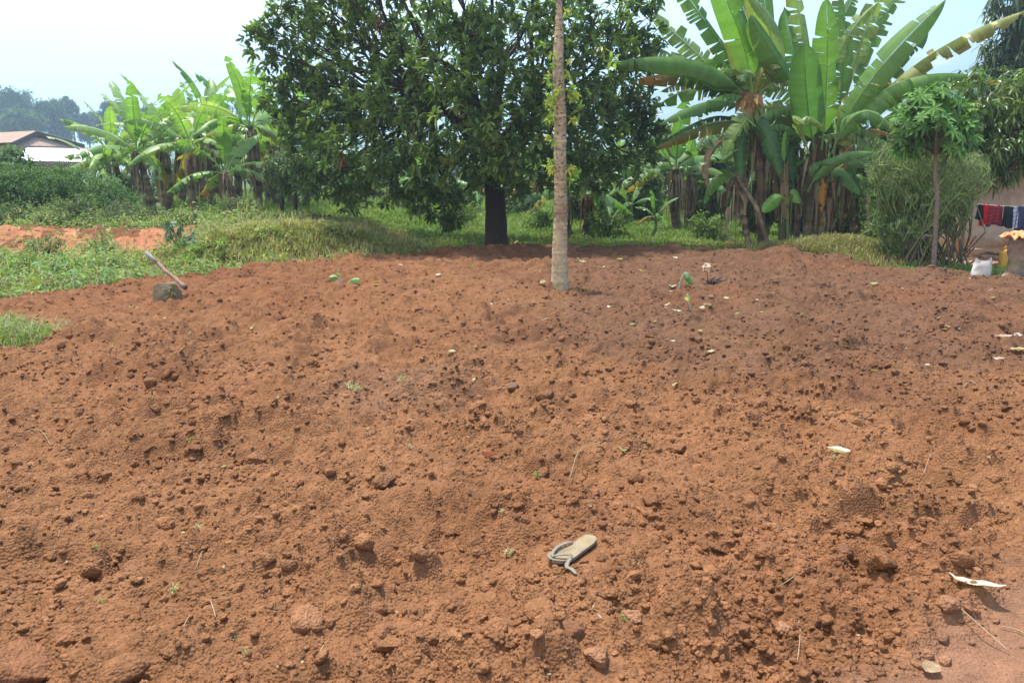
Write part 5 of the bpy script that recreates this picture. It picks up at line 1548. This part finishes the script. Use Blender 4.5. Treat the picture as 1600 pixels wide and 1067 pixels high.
# ------------------------------------------------------------------ mountain and air
def build_mountain():
    xs = np.linspace(-1900, 2300, 150); ys = np.linspace(680, 1700, 60)
    X, Y = np.meshgrid(xs, ys)
    u = X / 1200
    crest = np.interp(u, [-1.2, -.6, -.33, -.1, .12, .22, .4, .62, .9, 1.3], [14, 30, 56, 77, 105, 133, 165, 196, 210, 196])
    prof = ss(680, 1250, Y) * (1 - .25 * ss(1350, 1700, Y))
    Z = crest * prof * (1 + .13 * fbm(X / 150, Y / 150, 3, 5)) - 8
    g = Geo()
    x, y = X.ravel(), Y.ravel()
    n = fbm(x / 46, y / 46, 9, 4)[:, None]
    C = np.array((.10, .13, .06)) * (1 + .5 * n) ; C = np.where(n > .45, np.array((.36, .26, .19)), C)
    o = grid_mesh("mountain", X, Y, Z, C, attr_mat("mountain_slope", .95, 0, .1))
    tag(o, kind="structure")
    # the air between
    g = Geo()
    lo = np.array((-5200, -60, -40.)); hi = np.array((5200, 6100, float(Z.max()) + 6))
    c = (lo + hi) / 2
    box(g, c, hi - lo, (1, 1, 1))
    m, t = new_mat("haze_air")
    out = t.nodes.new("ShaderNodeOutputMaterial"); v = t.nodes.new("ShaderNodeVolumePrincipled")
    v.inputs['Color'].default_value = (.56, .76, 1.0, 1); v.inputs['Density'].default_value = HAZE; v.inputs['Anisotropy'].default_value = .35
    t.links.new(v.outputs[0], out.inputs['Volume'])
    h = g.build("haze", m, None, False)
    tag(h, "pale blue haze in the air before the mountain", "haze", kind="stuff")
HAZE = 0.0011
# ------------------------------------------------------------------ hoe, sandal and litter in the field
def sz(x, y): return float(soil_z(np.array([x]), np.array([y]))[0])

def build_hoe():
    rng = np.random.default_rng(12)
    b = gr(262, 470, .08); Y = b[1]; b[2] = sz(b[0], Y)
    t = thing("hoe", b, "old hoe with its muddy blade stuck in the soil and a worn wooden handle", "hoe")
    # blade: broad plate, edge in the soil, leaning back a little
    g = Geo()
    s = Y / FPX
    out = [(-23, 0), (-24, 14), (-21, 28), (-14, 33), (2, 34), (14, 32), (21, 22), (24, 8), (22, -4), (0, -6), (-14, -5)]
    V = []
    for off in (0, .012):
        for a, c in out:
            V.append(b + np.array((a * s, c * s * .10 + off + .0009 * a * a * s, c * s * .95)))
    n = len(out)
    Q = [[j, (j + 1) % n, n + (j + 1) % n, n + j] for j in range(n)]
    T = [[0, j, j + 1] for j in range(1, n - 1)] + [[n, n + j + 1, n + j] for j in range(1, n - 1)]
    C = jit(rng, (.21, .165, .105), 2 * n, .4)
    g.add(V, Q, T, C); g.build("blade", M_BARK, t, False)
    # handle
    e0 = b + np.array((22 * s, .10, 26 * s)); e1 = at(228, 395, Y + .42)
    g = Geo(); p = wobble(rng, e0, e1, 10, .008); p = np.vstack([e0 + (e0 - e1) * .05, p])
    tube(g, p, np.interp(np.linspace(0, 1, 11), [0, .2, 1], [.030, .025, .024]), (.30, .18, .135), 10, True, .03, rng); h = g.build("handle", M_BARK, t)
    g = Geo(); tube(g, [e0 * .3 + e1 * .7, e0 * .15 + e1 * .85, e1 + (e1 - e0) * .01], [.027, .028, .027], (.22, .20, .21), 10, True, .02, rng); g.build("grip_binding", M_BARK, h)
    g = Geo(); tube(g, [e0 + (e0 - e1) * .05, e0, e0 * .93 + e1 * .07], [.032, .034, .030], (.20, .13, .10), 10); g.build("socket", M_BARK, t)
    # uprooted weeds caught on the blade
    g = Geo()
    for c0, k in ((b + np.array((5 * s, -.03, 22 * s)), 26), (b + np.array((16 * s, -.06, 1 * s)), 22), (b + np.array((30 * s, -.1, -4 * s)), 14)):
        a = rng.uniform(0, 6.28, k)
        leafs(g, c0 + rng.normal(0, .035, (k, 3)), norm(rdir(rng, k, -.6, .8)), UP, rng.uniform(.04, .09, k), .02, jit(rng, (.20, .21, .06), k, .25), .3)
    tube(g, [b + np.array((6 * s, -.03, 20 * s)), b + np.array((8 * s, -.05, 8 * s)), b + np.array((10 * s, -.07, -5 * s))], .006, (.10, .07, .04), 4, False)
    tag(g.build("uprooted_weeds", M_SOFT, None, False), "wilted uprooted weeds clinging to the hoe blade", "weeds")

def build_sandal():
    rng = np.random.default_rng(15)
    heel = gr(926, 844, SANDAL_Z + .02); toe = gr(862, 876, SANDAL_Z + .02)
    c = (heel + toe) / 2
    zc = SANDAL_Z + .019
    d = heel - toe; d[2] = 0; d = norm(d); n = np.array((-d[1], d[0], 0))
    L = .262
    t = thing("flip_flop", np.array((c[0], c[1], zc)), "worn pale flip flop lying on the soil with its strap torn loose", "sandal")
    def pt(u, v, z): return np.array((c[0], c[1], zc)) + d * u * L + n * v * L + np.array((0, 0, z * L))
    # sole outline, u from toe (-.5) to heel (.5)
    us = [-.5, -.485, -.44, -.36, -.24, -.1, .05, .2, .34, .44, .49, .5]
    hw = [.02, .07, .135, .18, .192, .175, .145, .135, .14, .115, .06, .02]
    ol = [(u, w) for u, w in zip(us, hw)] + [(u, -w) for u, w in zip(us[::-1], hw[::-1])]
    # notch worn in one edge
    def zz(u): return .03 * ss(.1, .5, np.array(u)) * 2.2 + .02 * ss(-.25, -.5, np.array(u)) + .02
    def colr(u, v):
        k = fbm(np.array([u * 5 + 3]), np.array([v * 5]), 7, 3)[0]
        wear = math.exp(-((u - .3) / .14) ** 2 - (v / .1) ** 2) + math.exp(-((u + .22) / .18) ** 2 - (v / .13) ** 2)
        return np.array((.215, .17, .112)) * (1 - .4 * max(0, k)) * (1 - .0 * wear) + np.array((.07, .03, -.03)) * wear * .7
    g = Geo()
    m = len(us); kx = 9
    V = []; C = []
    for lay, dz in ((0, 0.0), (1, -.045)):
        for u, w in zip(us, hw):
            for q in np.linspace(-1, 1, kx):
                V.append(pt(u, w * q, float(zz(u)) + dz)); C.append(colr(u, w * q) if lay == 0 else np.array((.22, .20, .17)))
    Q = []
    for lay in (0, 1):
        o = lay * m * kx
        for i in range(m - 1):
            for j in range(kx - 1):
                f = [o + i * kx + j, o + i * kx + j + 1, o + (i + 1) * kx + j + 1, o + (i + 1) * kx + j]
                Q.append(f if lay else f[::-1])
    h = m * kx
    for i in range(m - 1):
        Q.append([i * kx, (i + 1) * kx, h + (i + 1) * kx, h + i * kx]); Q.append([i * kx + kx - 1, h + i * kx + kx - 1, h + (i + 1) * kx + kx - 1, (i + 1) * kx + kx - 1])
    g.add(V, Q, None, C); g.build("sole", M_PLAIN, t, False)
    # strap: one arm still fixed, the other hanging loose over the edge
    def ribbon(pts, w, th, col):
        p = catmull(pts, 18); T = norm(np.gradient(p, axis=0)); S = norm(np.cross(T, UP)); N = np.cross(S, T)
        ww = (np.interp(np.linspace(0, 1, 18), [0, .2, .8, 1], [.5, .8, 1, .55]) * w)[:, None]
        V = np.stack([p - S * ww, p + S * ww, p + S * ww + N * th, p - S * ww + N * th], 1).reshape(-1, 3)
        i = np.arange(17)[:, None] * 4
        q = np.concatenate([np.concatenate([i + a, i + b_, i + 4 + b_, i + 4 + a], 1) for a, b_ in ((0, 1), (1, 2), (2, 3), (3, 0))])
        gg = Geo(); gg.add(V, np.vstack([q, [[3, 2, 1, 0], [68, 69, 70, 71]]]), None, col); return gg
    # n points towards +: decide which side is the far one
    far = 1 if (pt(0, .1, 0)[1] > pt(0, -.1, 0)[1]) else -1
    toeP = [pt(-.45, 0, .05), pt(-.38, .075 * far, .06), pt(-.2, .15 * far, .06), pt(-.02, .16 * far, .06), pt(.15, .13 * far, .045)]
    ribbon(toeP, .008, .004, (.19, .165, .13)).build("strap", M_PLAIN, t)
    e1 = gr(868, 880, .10); e2 = gr(883, 884, .1); e3 = gr(898, 906, .06)
    def onz(p, dz): q = p.copy(); q[2] = sz(q[0], q[1]) + dz; return q
    loose = [pt(-.44, 0, .06), pt(-.36, -.08 * far, .085), pt(-.27, -.2 * far, .08), onz(gr(885, 891, SANDAL_Z), .022), onz(gr(893, 902, SANDAL_Z), .02), onz(gr(900, 914, SANDAL_Z), .014)]
    ribbon(loose, .009, .004, (.20, .17, .13)).build("strap", M_PLAIN, t).__setitem__("label", "torn strap end lying loose on the soil")
    g = Geo(); tube(g, [pt(-.42, 0, .03), pt(-.43, 0, .06)], .005, (.3, .28, .26), 8); g.build("toe_post", M_PLAIN, t)

def litter_leaf(px, py, Lpx, Wpx, col, rng, name, label, cat="leaf", group=None, rot=None, curl=.35, stalk=False, lift=.012, tilt=1.0):
    """a fallen leaf: curved blade with a fold, of real size, resting on the soil"""
    p = gr(px, py, .08); x, y = p[0], p[1]
    p = gr(px, py, sz(x, y)); x, y = p[0], p[1]
    z = sz(x, y)
    s = math.hypot(y, CAMZ) / FPX
    if not isinstance(col, tuple) or col not in (PALE, STRAW, YEL, GRN, TAN, WHT, PNK, RED): col = np.asarray(col) * .72
    L = Lpx * s; W = Wpx * s * 1.2
    a = rng.uniform(0, 6.28) if rot is None else rot
    d = np.array((math.cos(a), math.sin(a), 0)); n = np.array((-d[1], d[0], 0))
    d = norm(d + UP * rng.normal(0, .25) * tilt); n = norm(n + UP * rng.normal(0, .55) * tilt); lift += .3 * (abs(n[2]) * W + abs(d[2]) * L)
    g = Geo(); m, k = 9, 5
    V = []; C = []
    tw = rng.normal(0, .25)
    for i in range(m):
        u = i / (m - 1)
        w = W / 2 * max(.04, math.sin(math.pi * min(.98, u * .93 + .04)) ** .8)
        cz = curl * L * .55 * (u - .5) ** 2 * 2 + rng.normal(0, .02) * L
        for j in range(k):
            q = (j - 2) / 2
            V.append(np.array((x, y, z + lift)) + d * (u - .5) * L + n * w * q * (1 - .15 * curl) + UP * (cz + abs(q) ** 1.5 * w * curl * 1.1 + tw * q * w * (u - .5)))
            C.append(np.asarray(col) * (1.12 if j == 2 else 1) * math.exp(rng.normal(0, .07)))
    V = np.array(V)
    V[:, 2] += max(0, np.max(soil_z(V[:, 0], V[:, 1]) - V[:, 2])) * .55
    i = np.arange(m - 1)[:, None]; j = np.arange(k - 1)[None]
    Q = np.stack([i * k + j, i * k + j + 1, (i + 1) * k + j + 1, (i + 1) * k + j], -1).reshape(-1, 4)
    g.add(V, Q, None, C)
    if stalk:
        b = V[2]; tube(g, [b, b - d * L * .35 + UP * .006, b - d * L * .75 + n * L * .1 + UP * .004], .0025, np.asarray(col) * .7, 4)
    o = g.build(name, M_DRY)
    return tag(o, label, cat, group)

PALE = (.37, .33, .21); STRAW = (.30, .235, .135); YEL = (.31, .26, .04); GRN = (.14, .2, .05); TAN = (.25, .15, .085); WHT = (.50, .47, .38); PNK = (.32, .21, .17); RED = (.22, .063, .03)

def build_litter():
    rng = np.random.default_rng(27)
    G = "fallen leaves on the tilled field"
    big = [ # px py L W colour rot label
        (1312, 687, 30, 20, WHT, 2.9, "large cream coloured curled leaf beside a thin stick on the tilled field", .5),
        (1526, 912, 66, 17, WHT, -.55, "long creamy white bent husk at the edge of the smooth path", .4),
        (766, 714, 24, 13, RED, .2, "rusty red curled dry leaf in the middle of the tilled field", .6),
        (1594, 552, 34, 14, (.52, .42, .25), .1, "large tan leaf cut by the frame edge near pale scraps", .3),
        (1454, 1052, 30, 22, (.46, .32, .2), .6, "light brown broken piece of husk at the start of the smooth path", .4),
        (914, 527, 16, 6, YEL, .3, "yellow and cream leaf pair on the soil past the pale trunk", .4),
        (988, 512, 13, 8, (.62, .66, .60), 2.6, "whitish green leaf on the soil between trunk and pale leaf group", .4),
        (1057, 493, 20, 5, WHT, .35, "long narrow white leaf in the pale leaf group", .3),
        (1042, 480, 15, 5, PALE, .5, "narrow cream leaf just above the long narrow white one", .4),
        (1096, 484, 12, 9, WHT, 2.4, "roundish white leaf in the middle of the pale leaf group", .6),
        (1108, 490, 13, 8, PALE, .9, "upright folded cream leaf next to the roundish white one", .8),
        (1152, 490, 15, 8, PALE, .8, "cream leaf standing on edge at the end of the pale leaf group", .7),
        (1110, 464, 12, 6, PALE, 2.7, "small cream leaf over the pale leaf group, the one by the drooping seedling", .4),
        (1135, 464, 10, 7, PALE, 2.6, "small cream leaf over the pale leaf group, the one by the dark burnt spot", .4),
        (1051, 448, 12, 11, PALE, 1.2, "pale yellow leaf beside the stalk of the drooping seedling", .5),
        (1254, 507, 26, 7, (.27, .40, .12), .1, "bright green long leaf alone on the brown soil", .3),
        (1254, 493, 12, 5, YEL, .3, "yellow leaf just above the bright green long leaf", .4),
        (1094, 517, 10, 7, (.38, .38, .08), 1.0, "yellow green small leaf below the pale leaf group", .4),
        (1365, 448, 18, 6, (.70, .74, .66), .3, "silvery white curled leaf on the far brown soil", .6),
        (1365, 582, 14, 6, YEL, .2, "small dark yellow leaf alone on the brown soil", .3),
        (1055, 587, 14, 9, (.58, .46, .30), 1.0, "light tan oblong leaf standing on the near brown soil", .5),
        (1111, 545, 14, 6, (.55, .48, .32), .2, "dull straw leaf on the brown soil below the pale leaf group", .3),
        (706, 563, 14, 8, (.66, .66, .50), .3, "pale greenish leaf with a dark gap in the middle field", .6),
        (348, 697, 12, 10, (.66, .62, .44), 1.0, "roundish pale green leaf on the near soil at the side away from the sandal", .5),
        (640, 503, 9, 12, (.50, .22, .15), 1.4, "round pinkish brown leaf standing in the soil", .3),
        (590, 445, 18, 5, (.66, .60, .40), .1, "flat cream leaf beside the two leaved seedling", .3),
        (848, 444, 14, 9, (.62, .48, .33), .6, "dry tan leaf curled at the foot of the pale trunk", .7),
        (740, 465, 14, 6, (.70, .66, .50), .6, "curved white leaf on the soil between seedling and trunk", .6),
        (1545, 460, 18, 7, PNK, .3, "pinkish scrap on the soil in front of the sack", .4),
        (1568, 528, 26, 12, (.60, .44, .33), .1, "wide pinkish dry leaf near the frame edge", .4),
        (1590, 529, 14, 9, (.70, .62, .52), -.3, "whitish crumpled leaf beside the wide pinkish one", .6),
        (1560, 566, 20, 6, (.62, .52, .40), -.4, "pale slanted leaf below the wide pinkish one", .5),
        (1475, 515, 9, 7, (.70, .60, .30), .3, "round creamy yellow leaf on the far brown soil", .4),
        (1480, 521, 12, 5, (.66, .52, .42), 0, "flat pinkish cream leaf touching the round creamy one", .3),
        (204, 481, 12, 5, (.55, .46, .38), .5, "grey brown leaf in front of the hoe", .6),
        (20, 455, 14, 7, WHT, .2, "white scrap at the weedy edge of the field", .6),
        (973, 692, 14, 15, (.60, .62, .44), 1.3, "pale green leaf on a thin trailing stalk in the middle field", .6),
        (1012, 696, 12, 5, (.55, .58, .45), .2, "small whitish leaf beside the one on the trailing stalk", .3),
        (1545, 462, 10, 5, PNK, 1, "dull rose leaf beside the pinkish scrap before the sack", .3),
        (1105, 415, 14, 4, (.66, .60, .45), .2, "cream leaf at the far rim of the field below the clump", .3),
        (1055, 406, 10, 4, (.66, .60, .5), -.4, "white leaf at the far rim of the field between trunk and clump", .5),
        (1003, 424, 14, 5, (.48, .42, .10), .2, "flat yellow leaf at the far side of the field past the trunk", .3),
        (968, 412, 12, 5, (.44, .40, .10), .3, "yellow leaf at the far rim of the field near the trunk", .4),
        (910, 414, 16, 5, (.6, .55, .4), .4, "cream curled leaf at the far rim right beside the trunk", .5),
        (787, 404, 11, 6, (.68, .62, .45), .2, "cream leaf pair on the rim in front of the dark trunk", .5),
        (700, 414, 12, 4, (.5, .4, .1), .1, "yellowish leaf on the rim left of the dark trunk", .3),
        (735, 417, 10, 9, (.26, .34, .12), 1, "small green sprig like leaf on the rim before the dark trunk", .5)]
    for px, py, L, W, c, rot, lab, curl in big:
        litter_leaf(px, py, L * (1.1 if L > 22 else .85), W * (1 if L > 22 else .9), c, rng, "fallen_leaf", lab, "leaf", G, rot, curl, tilt=.15 if L > 22 else .8)
    # the rest, too alike to tell apart
    lab = "small pale scrap of dry leaf among many on the tilled field"
    for k in range(95):
        py = 405 + 150 * rng.uniform(0, 1) ** 1.3; px = rng.uniform(560, 1600) if rng.uniform() < .75 else rng.uniform(100, 1000)
        q = gr(px, py, .08)
        if till_mask(q[:1], q[1:2])[0] < .8: continue
        c = [PALE, WHT, STRAW, PNK, YEL, (.5, .42, .3)][rng.integers(0, 6)]
        litter_leaf(px, py, rng.uniform(4, 8), rng.uniform(2.5, 4.5), c, rng, "leaf_scrap", lab, "leaf scrap", "small leaf scraps", None, rng.uniform(.2, .7))
    for k in range(45):
        py = rng.uniform(555, 1050); px = rng.uniform(20, 1580)
        q = gr(px, py, .08)
        if till_mask(q[:1], q[1:2])[0] < .8: continue
        c = [PALE, STRAW, TAN, (.5, .42, .3)][rng.integers(0, 4)]
        litter_leaf(px, py, rng.uniform(4, 9), rng.uniform(3, 5), c, rng, "leaf_scrap", lab, "leaf scrap", "small leaf scraps", None, rng.uniform(.2, .7))
    # straws and thin sticks
    G2 = "straws and thin sticks on the tilled field"
    def straw(pts, r, col, lab, name="straw", cat="straw", hover=.012):
        P = []
        for a, b_ in pts:
            p = gr(a, b_, .08); p[2] = sz(p[0], p[1]) + hover; P.append(p)
        P = np.array(P); P[1:-1, 2] = np.maximum(P[1:-1, 2], (P[0, 2] + P[-1, 2]) / 2)
        g = Geo(); tube(g, catmull(P, 14), r * .7, np.asarray(col) * .62, 5, True)
        tag(g.build(name, M_PLAIN), lab, cat, G2)
    straw([(1335, 692), (1348, 688), (1360, 682)], .004, (.36, .26, .17), "thin brown stick beside the large cream leaf", "stick", "stick")
    straw([(1488, 946), (1530, 966), (1580, 992)], .003, (.55, .42, .25), "long straight straw across the smooth path")
    straw([(1568, 953), (1590, 958), (1606, 966)], .003, (.5, .38, .22), "straw at the frame edge on the smooth path")
    straw([(842, 514), (850, 505), (858, 497)], .009, (.52, .40, .24), "slanted pale stick in the soil in front of the trunk", "stick", "stick")
    straw([(874, 486), (882, 479), (892, 472)], .007, (.5, .38, .22), "shorter pale stick near the trunk foot", "stick", "stick")
    straw([(430, 625), (437, 640), (426, 666)], .006, (.48, .44, .26), "curved pale straw hanging over a clod on the near field")
    straw([(888, 745), (905, 722), (935, 706), (970, 692)], .003, (.42, .36, .22), "long trailing dry stalk leading to the pale green leaf", "stick", "stick")
    straw([(498, 1040), (505, 1022), (513, 1008)], .0025, (.55, .42, .26), "straw standing on the near field below the sandal's side", )
    straw([(1250, 945), (1252, 965), (1250, 990), (1248, 1002)], .002, (.56, .42, .28), "thin bent straw on the near field on the path side")
    straw([(1214, 898), (1226, 899), (1240, 897)], .0022, (.55, .5, .3), "short pale straw lying level to the sandal's far side")
    straw([(45, 688), (68, 690), (80, 700)], .003, (.45, .38, .2), "curled straw on the near field by the frame edge")
    straw([(85, 868), (95, 850), (93, 858)], .002, (.5, .4, .28), "small straw beside a clod near the frame edge")
    straw([(330, 948), (335, 962), (337, 968)], .003, (.5, .36, .25), "short pinkish stick on the near field", "stick", "stick")
    straw([(308, 905), (318, 890), (322, 878)], .002, (.5, .4, .26), "fine straw upright beside the big clods of the near field")
    straw([(288, 990), (292, 978), (297, 968)], .002, (.5, .42, .28), "fine forked straw near the bottom of the near field")
    straw([(1442, 750), (1448, 735), (1451, 725)], .002, (.52, .4, .28), "fine straw on the orange soil of the far side")
    straw([(1500, 598), (1515, 595), (1528, 597)], .003, (.5, .45, .35), "pale straw among dark scraps at the frame side")
    straw([(1528, 612), (1540, 614), (1550, 616)], .003, (.5, .45, .35), "pale straw next to a grey chip at the frame side")
    straw([(555, 780), (558, 765), (557, 755)], .0015, (.5, .38, .24), "hair thin straw in the middle of the near field")
    # tiny seedlings pushed about on the soil
    G3 = "small uprooted weeds on the tilled field"
    sp = [(548, 608, 20, "pale wilted weed tuft in the middle field, nearest the hoe"), (560, 612, 18, "second pale wilted weed tuft close by the first"), (625, 596, 16, "thin star shaped wilted weed in the middle field"), (598, 755, 10, "tiny green weed beside a dark hole"), (838, 748, 14, "small white flowered weed on the near field"), (795, 875, 18, "grassy weed by a clod next to the sandal"), (785, 823, 9, "tiny green seedling by a round clod"), (270, 932, 16, "bent green weed sprig on the near field"), (158, 942, 10, "small green sprig on the near field, closest to the frame edge"),
          (365, 977, 10, "dark green tiny sprig on the near field"), (382, 1028, 12, "yellow green sprig close to the bottom of the frame"), (150, 858, 11, "flat green sprig on the near field above the big clods"), (310, 828, 12, "green leaflet sprig above the near clods"), (430, 955, 9, "tiny green sprig beside the largest pale clod"), (1145, 830, 12, "pale grassy tuft on the near field past the sandal"), (975, 975, 12, "small grass tuft between pale clods below the sandal"), (640, 700, 9, "faint green sprig in the middle field"), (405, 525, 12, "green grass sprig in the far field near the cut grass"), (295, 680, 11, "pale sprig at the near field"), (175, 525, 12, "yellowish sprig beside the cut grass"), (700, 560, 10, "thin sprig beside the pale greenish leaf"), (1300, 722, 9, "tiny light green sprig below the large cream leaf"), (1425, 800, 9, "tiny grey sprig on the orange soil")]
    for px, py, s_, lab in sp:
        p = gr(px, py, .08); p = gr(px, py, sz(p[0], p[1])); p[2] = sz(p[0], p[1])
        s = math.hypot(p[1], CAMZ) / FPX * s_
        g = Geo(); n = 16
        a = rng.uniform(0, 6.28, n)
        cc = [(.20, .28, .08), (.30, .33, .16), (.16, .26, .06), (.40, .40, .24)][rng.integers(0, 4)]
        blades(g, p + rng.normal(0, s * .15, (n, 3)) * np.array((1, 1, 0)) + UP * .003, np.stack([np.cos(a), np.sin(a), 0 * a], 1), rng.uniform(.4, 1, n) * s, s * .07, jit(rng, cc, n, .2), rng.uniform(.4, 1.2, n))
        leafs(g, p + rng.normal(0, s * .2, (8, 3)) + UP * s * .25, rdir(rng, 8, -.2, .7), UP, s * .35, s * .15, jit(rng, cc, 8, .2), .2)
        tag(g.build("weed_sprig", M_SOFT, None, False), lab, "weed", G3)
    # transplanted seedlings
    def seedling(px, py, leaves, lab, stemcol=(.32, .34, .24)):
        p = gr(px, py, .08); p[2] = sz(p[0], p[1]); Y = p[1]
        t = thing("seedling", p, lab, "seedling")
        gs = Geo(); gl = Geo()
        for (mx, my), (ex, ey), (tx, ty), L, W, c in leaves:
            tube(gs, bez(p - UP * .02, at(mx, my, Y), at(ex, ey, Y), np.linspace(0, 1, 9)), np.linspace(.012, .006, 9), stemcol, 6)
            e = at(ex, ey, Y); d = at(tx, ty, Y - .05) - e
            g_ = banana_leaf(e, e + d * .5 + UP * .03, e + d, W, rng, c, .03, .7, face=(0, -1, .6), pet=.05, nseg=12)
            for v, q, cc in zip(g_.v, [None] * len(g_.v), g_.c): pass
            gl_parts.append((g_, t))
        gs.build("stem", M_STEM, t)
        for g_, tt in gl_parts: g_.build("leaf", M_BANANA, tt)
        gl_parts.clear()
    gl_parts = []
    seedling(534, 449, [((531, 440), (529, 434), (515, 434), .2, .16, (.20, .32, .12)), ((540, 446), (546, 440), (561, 437), .2, .17, (.22, .34, .14)), ((532, 440), (531, 432), (527, 424), .2, .06, (.24, .34, .14))], "two leaved young seedling planted in the field between hoe and dark trunk", (.36, .38, .33))
    seedling(1061, 454, [((1061, 434), (1071, 427), (1084, 444), .2, .16, (.17, .30, .10)), ((1062, 432), (1072, 425), (1076, 436), .2, .12, (.24, .36, .16))], "drooping green seedling on a bent pale stalk beyond the pale trunk")
    seedling(1080, 486, [((1078, 478), (1076, 472), (1074, 462), .2, .08, (.30, .38, .18))], "small upright pale sprout in front of the drooping seedling")
    # dried flower head on a dark stalk over a burnt spot
    p = gr(1108, 447, .08); p[2] = sz(p[0], p[1]); Y = p[1]
    t = thing("dry_plant", p, "pinkish dead leaf held up on a thin black stalk", "dead plant")
    g = Geo(); tube(g, bez(p - UP * .02, at(1104, 430, Y), at(1105, 420, Y), np.linspace(0, 1, 8)), .005, (.04, .03, .03), 5); g.build("stem", M_STEM, t)
    g = Geo(); c = at(1104, 417, Y)
    for k in range(16):
        dd = rdir(rng, 1, -.6, .6)[0]
        leafs(g, c[None], dd[None], UP + rng.normal(0, .4, 3), .075, .07, np.array((.60, .40, .32)) * rng.uniform(.8, 1.15), .4)
    g.build("leaf", M_DRY, t, False)
    g = Geo()
    for k in range(40):
        q = p + np.array((rng.normal(.05, .035), rng.normal(.02, .03), .03))
        q[2] = sz(q[0], q[1]) + .01
        tube(g, [q, q + np.array((rng.normal(0, .08), rng.normal(0, .06), abs(rng.normal(.02, .03))))], .006, (.05, .04, .035), 4)
    tag(g.build("burnt_twigs", M_STEM), "small heap of dark burnt twigs under the pinkish dead leaf", "twigs")
    # distinct clods and stones
    cl = [(803, 607, .055, (.17, .14, .13), "dark grey stone like clod in the middle of the field"), (852, 612, .065, (.19, .10, .06), "dark brown clod beside the grey stone like one"), (475, 966, .062, (.44, .22, .12), "largest flat pale clod on the near field"), (768, 926, .05, None, "rounded clod just in front of the sandal's toe side"), (845, 958, .07, None, "broad smooth clod below the sandal"), (888, 1000, .05, (.22, .11, .07), "dark angular clod near the bottom middle"), (987, 950, .036, (.50, .26, .15), "small orange clod beside the broad smooth one"), (600, 745, .06, (.22, .11, .06), "dark clod over a hole in the middle field"),
          (240, 890, .058, None, "round clod of the pair on the near field"), (212, 882, .055, (.30, .15, .09), "shaded clod next to the round one of the pair"), (190, 1048, .075, None, "wide block shaped clod at the bottom of the frame"), (20, 1040, .13, (.27, .12, .065), "very large rounded clod in the bottom corner"), (1060, 688, .055, (.25, .12, .07), "dark clod on the slope beyond the trailing stalk"), (1375, 890, .065, None, "tall crumbly clod on the path side"), (1195, 865, .05, None, "clod with a shadowed hollow beyond the sandal"), (1320, 865, .045, (.2, .1, .07), "dark clod between the two crumbly ones"), (1225, 985, .04, (.48, .25, .15), "squarish pale clod on the near field"), (1160, 995, .042, None, "squarish clod next to the pale squarish one"), (400, 708, .06, (.3, .14, .08), "lumpy clod in the left middle field" ), (1017, 770, .05, None, "leaning clod in the middle field"), (1480, 955, .045, (.34, .18, .11), "clod over a dark gap at the path's edge"), (612, 1005, .05, None, "clod at the bottom beside the straw"), (930, 1030, .05, (.47, .25, .14), "pale angular clod at the bottom middle")]
    for k, (px, py, r, c, lab) in enumerate(cl):
        lab = lab.replace(" left ", " ")
        p = gr(px, py, .08); p = gr(px, py, sz(p[0], p[1]) + r * .3)
        z = sz(p[0], p[1])
        V, F = clod_shape(4, 500 + k)
        a = rng.uniform(0, 6.28)
        M = np.array([[math.cos(a), -math.sin(a), 0], [math.sin(a), math.cos(a), 0], [0, 0, 1]])
        W = (V @ M.T) * r * 1.1 + np.array((p[0], p[1], z + r * .22))
        c0 = soil_colour(p[:1], p[1:2])[0]
        c = c0 if c is None else c0 * .6 + .4 * np.asarray(c) * .75
        g = Geo(); g.add(W, None, F, np.asarray(c) * np.exp(rng.normal(0, .05, (len(V), 1))))
        tag(g.build("soil_clod", M_SOIL), lab, "clod", "distinct clods on the tilled field")
build_mountain()
build_house_right()
build_houses_left()
build_mango()
build_banana_clump()
build_bananas()
build_trees()
build_right_trees()
build_euphorbia()
build_cassava()
build_papaya()
build_grass()
build_washing()
build_yard()
build_hoe()
build_sandal()
build_litter()
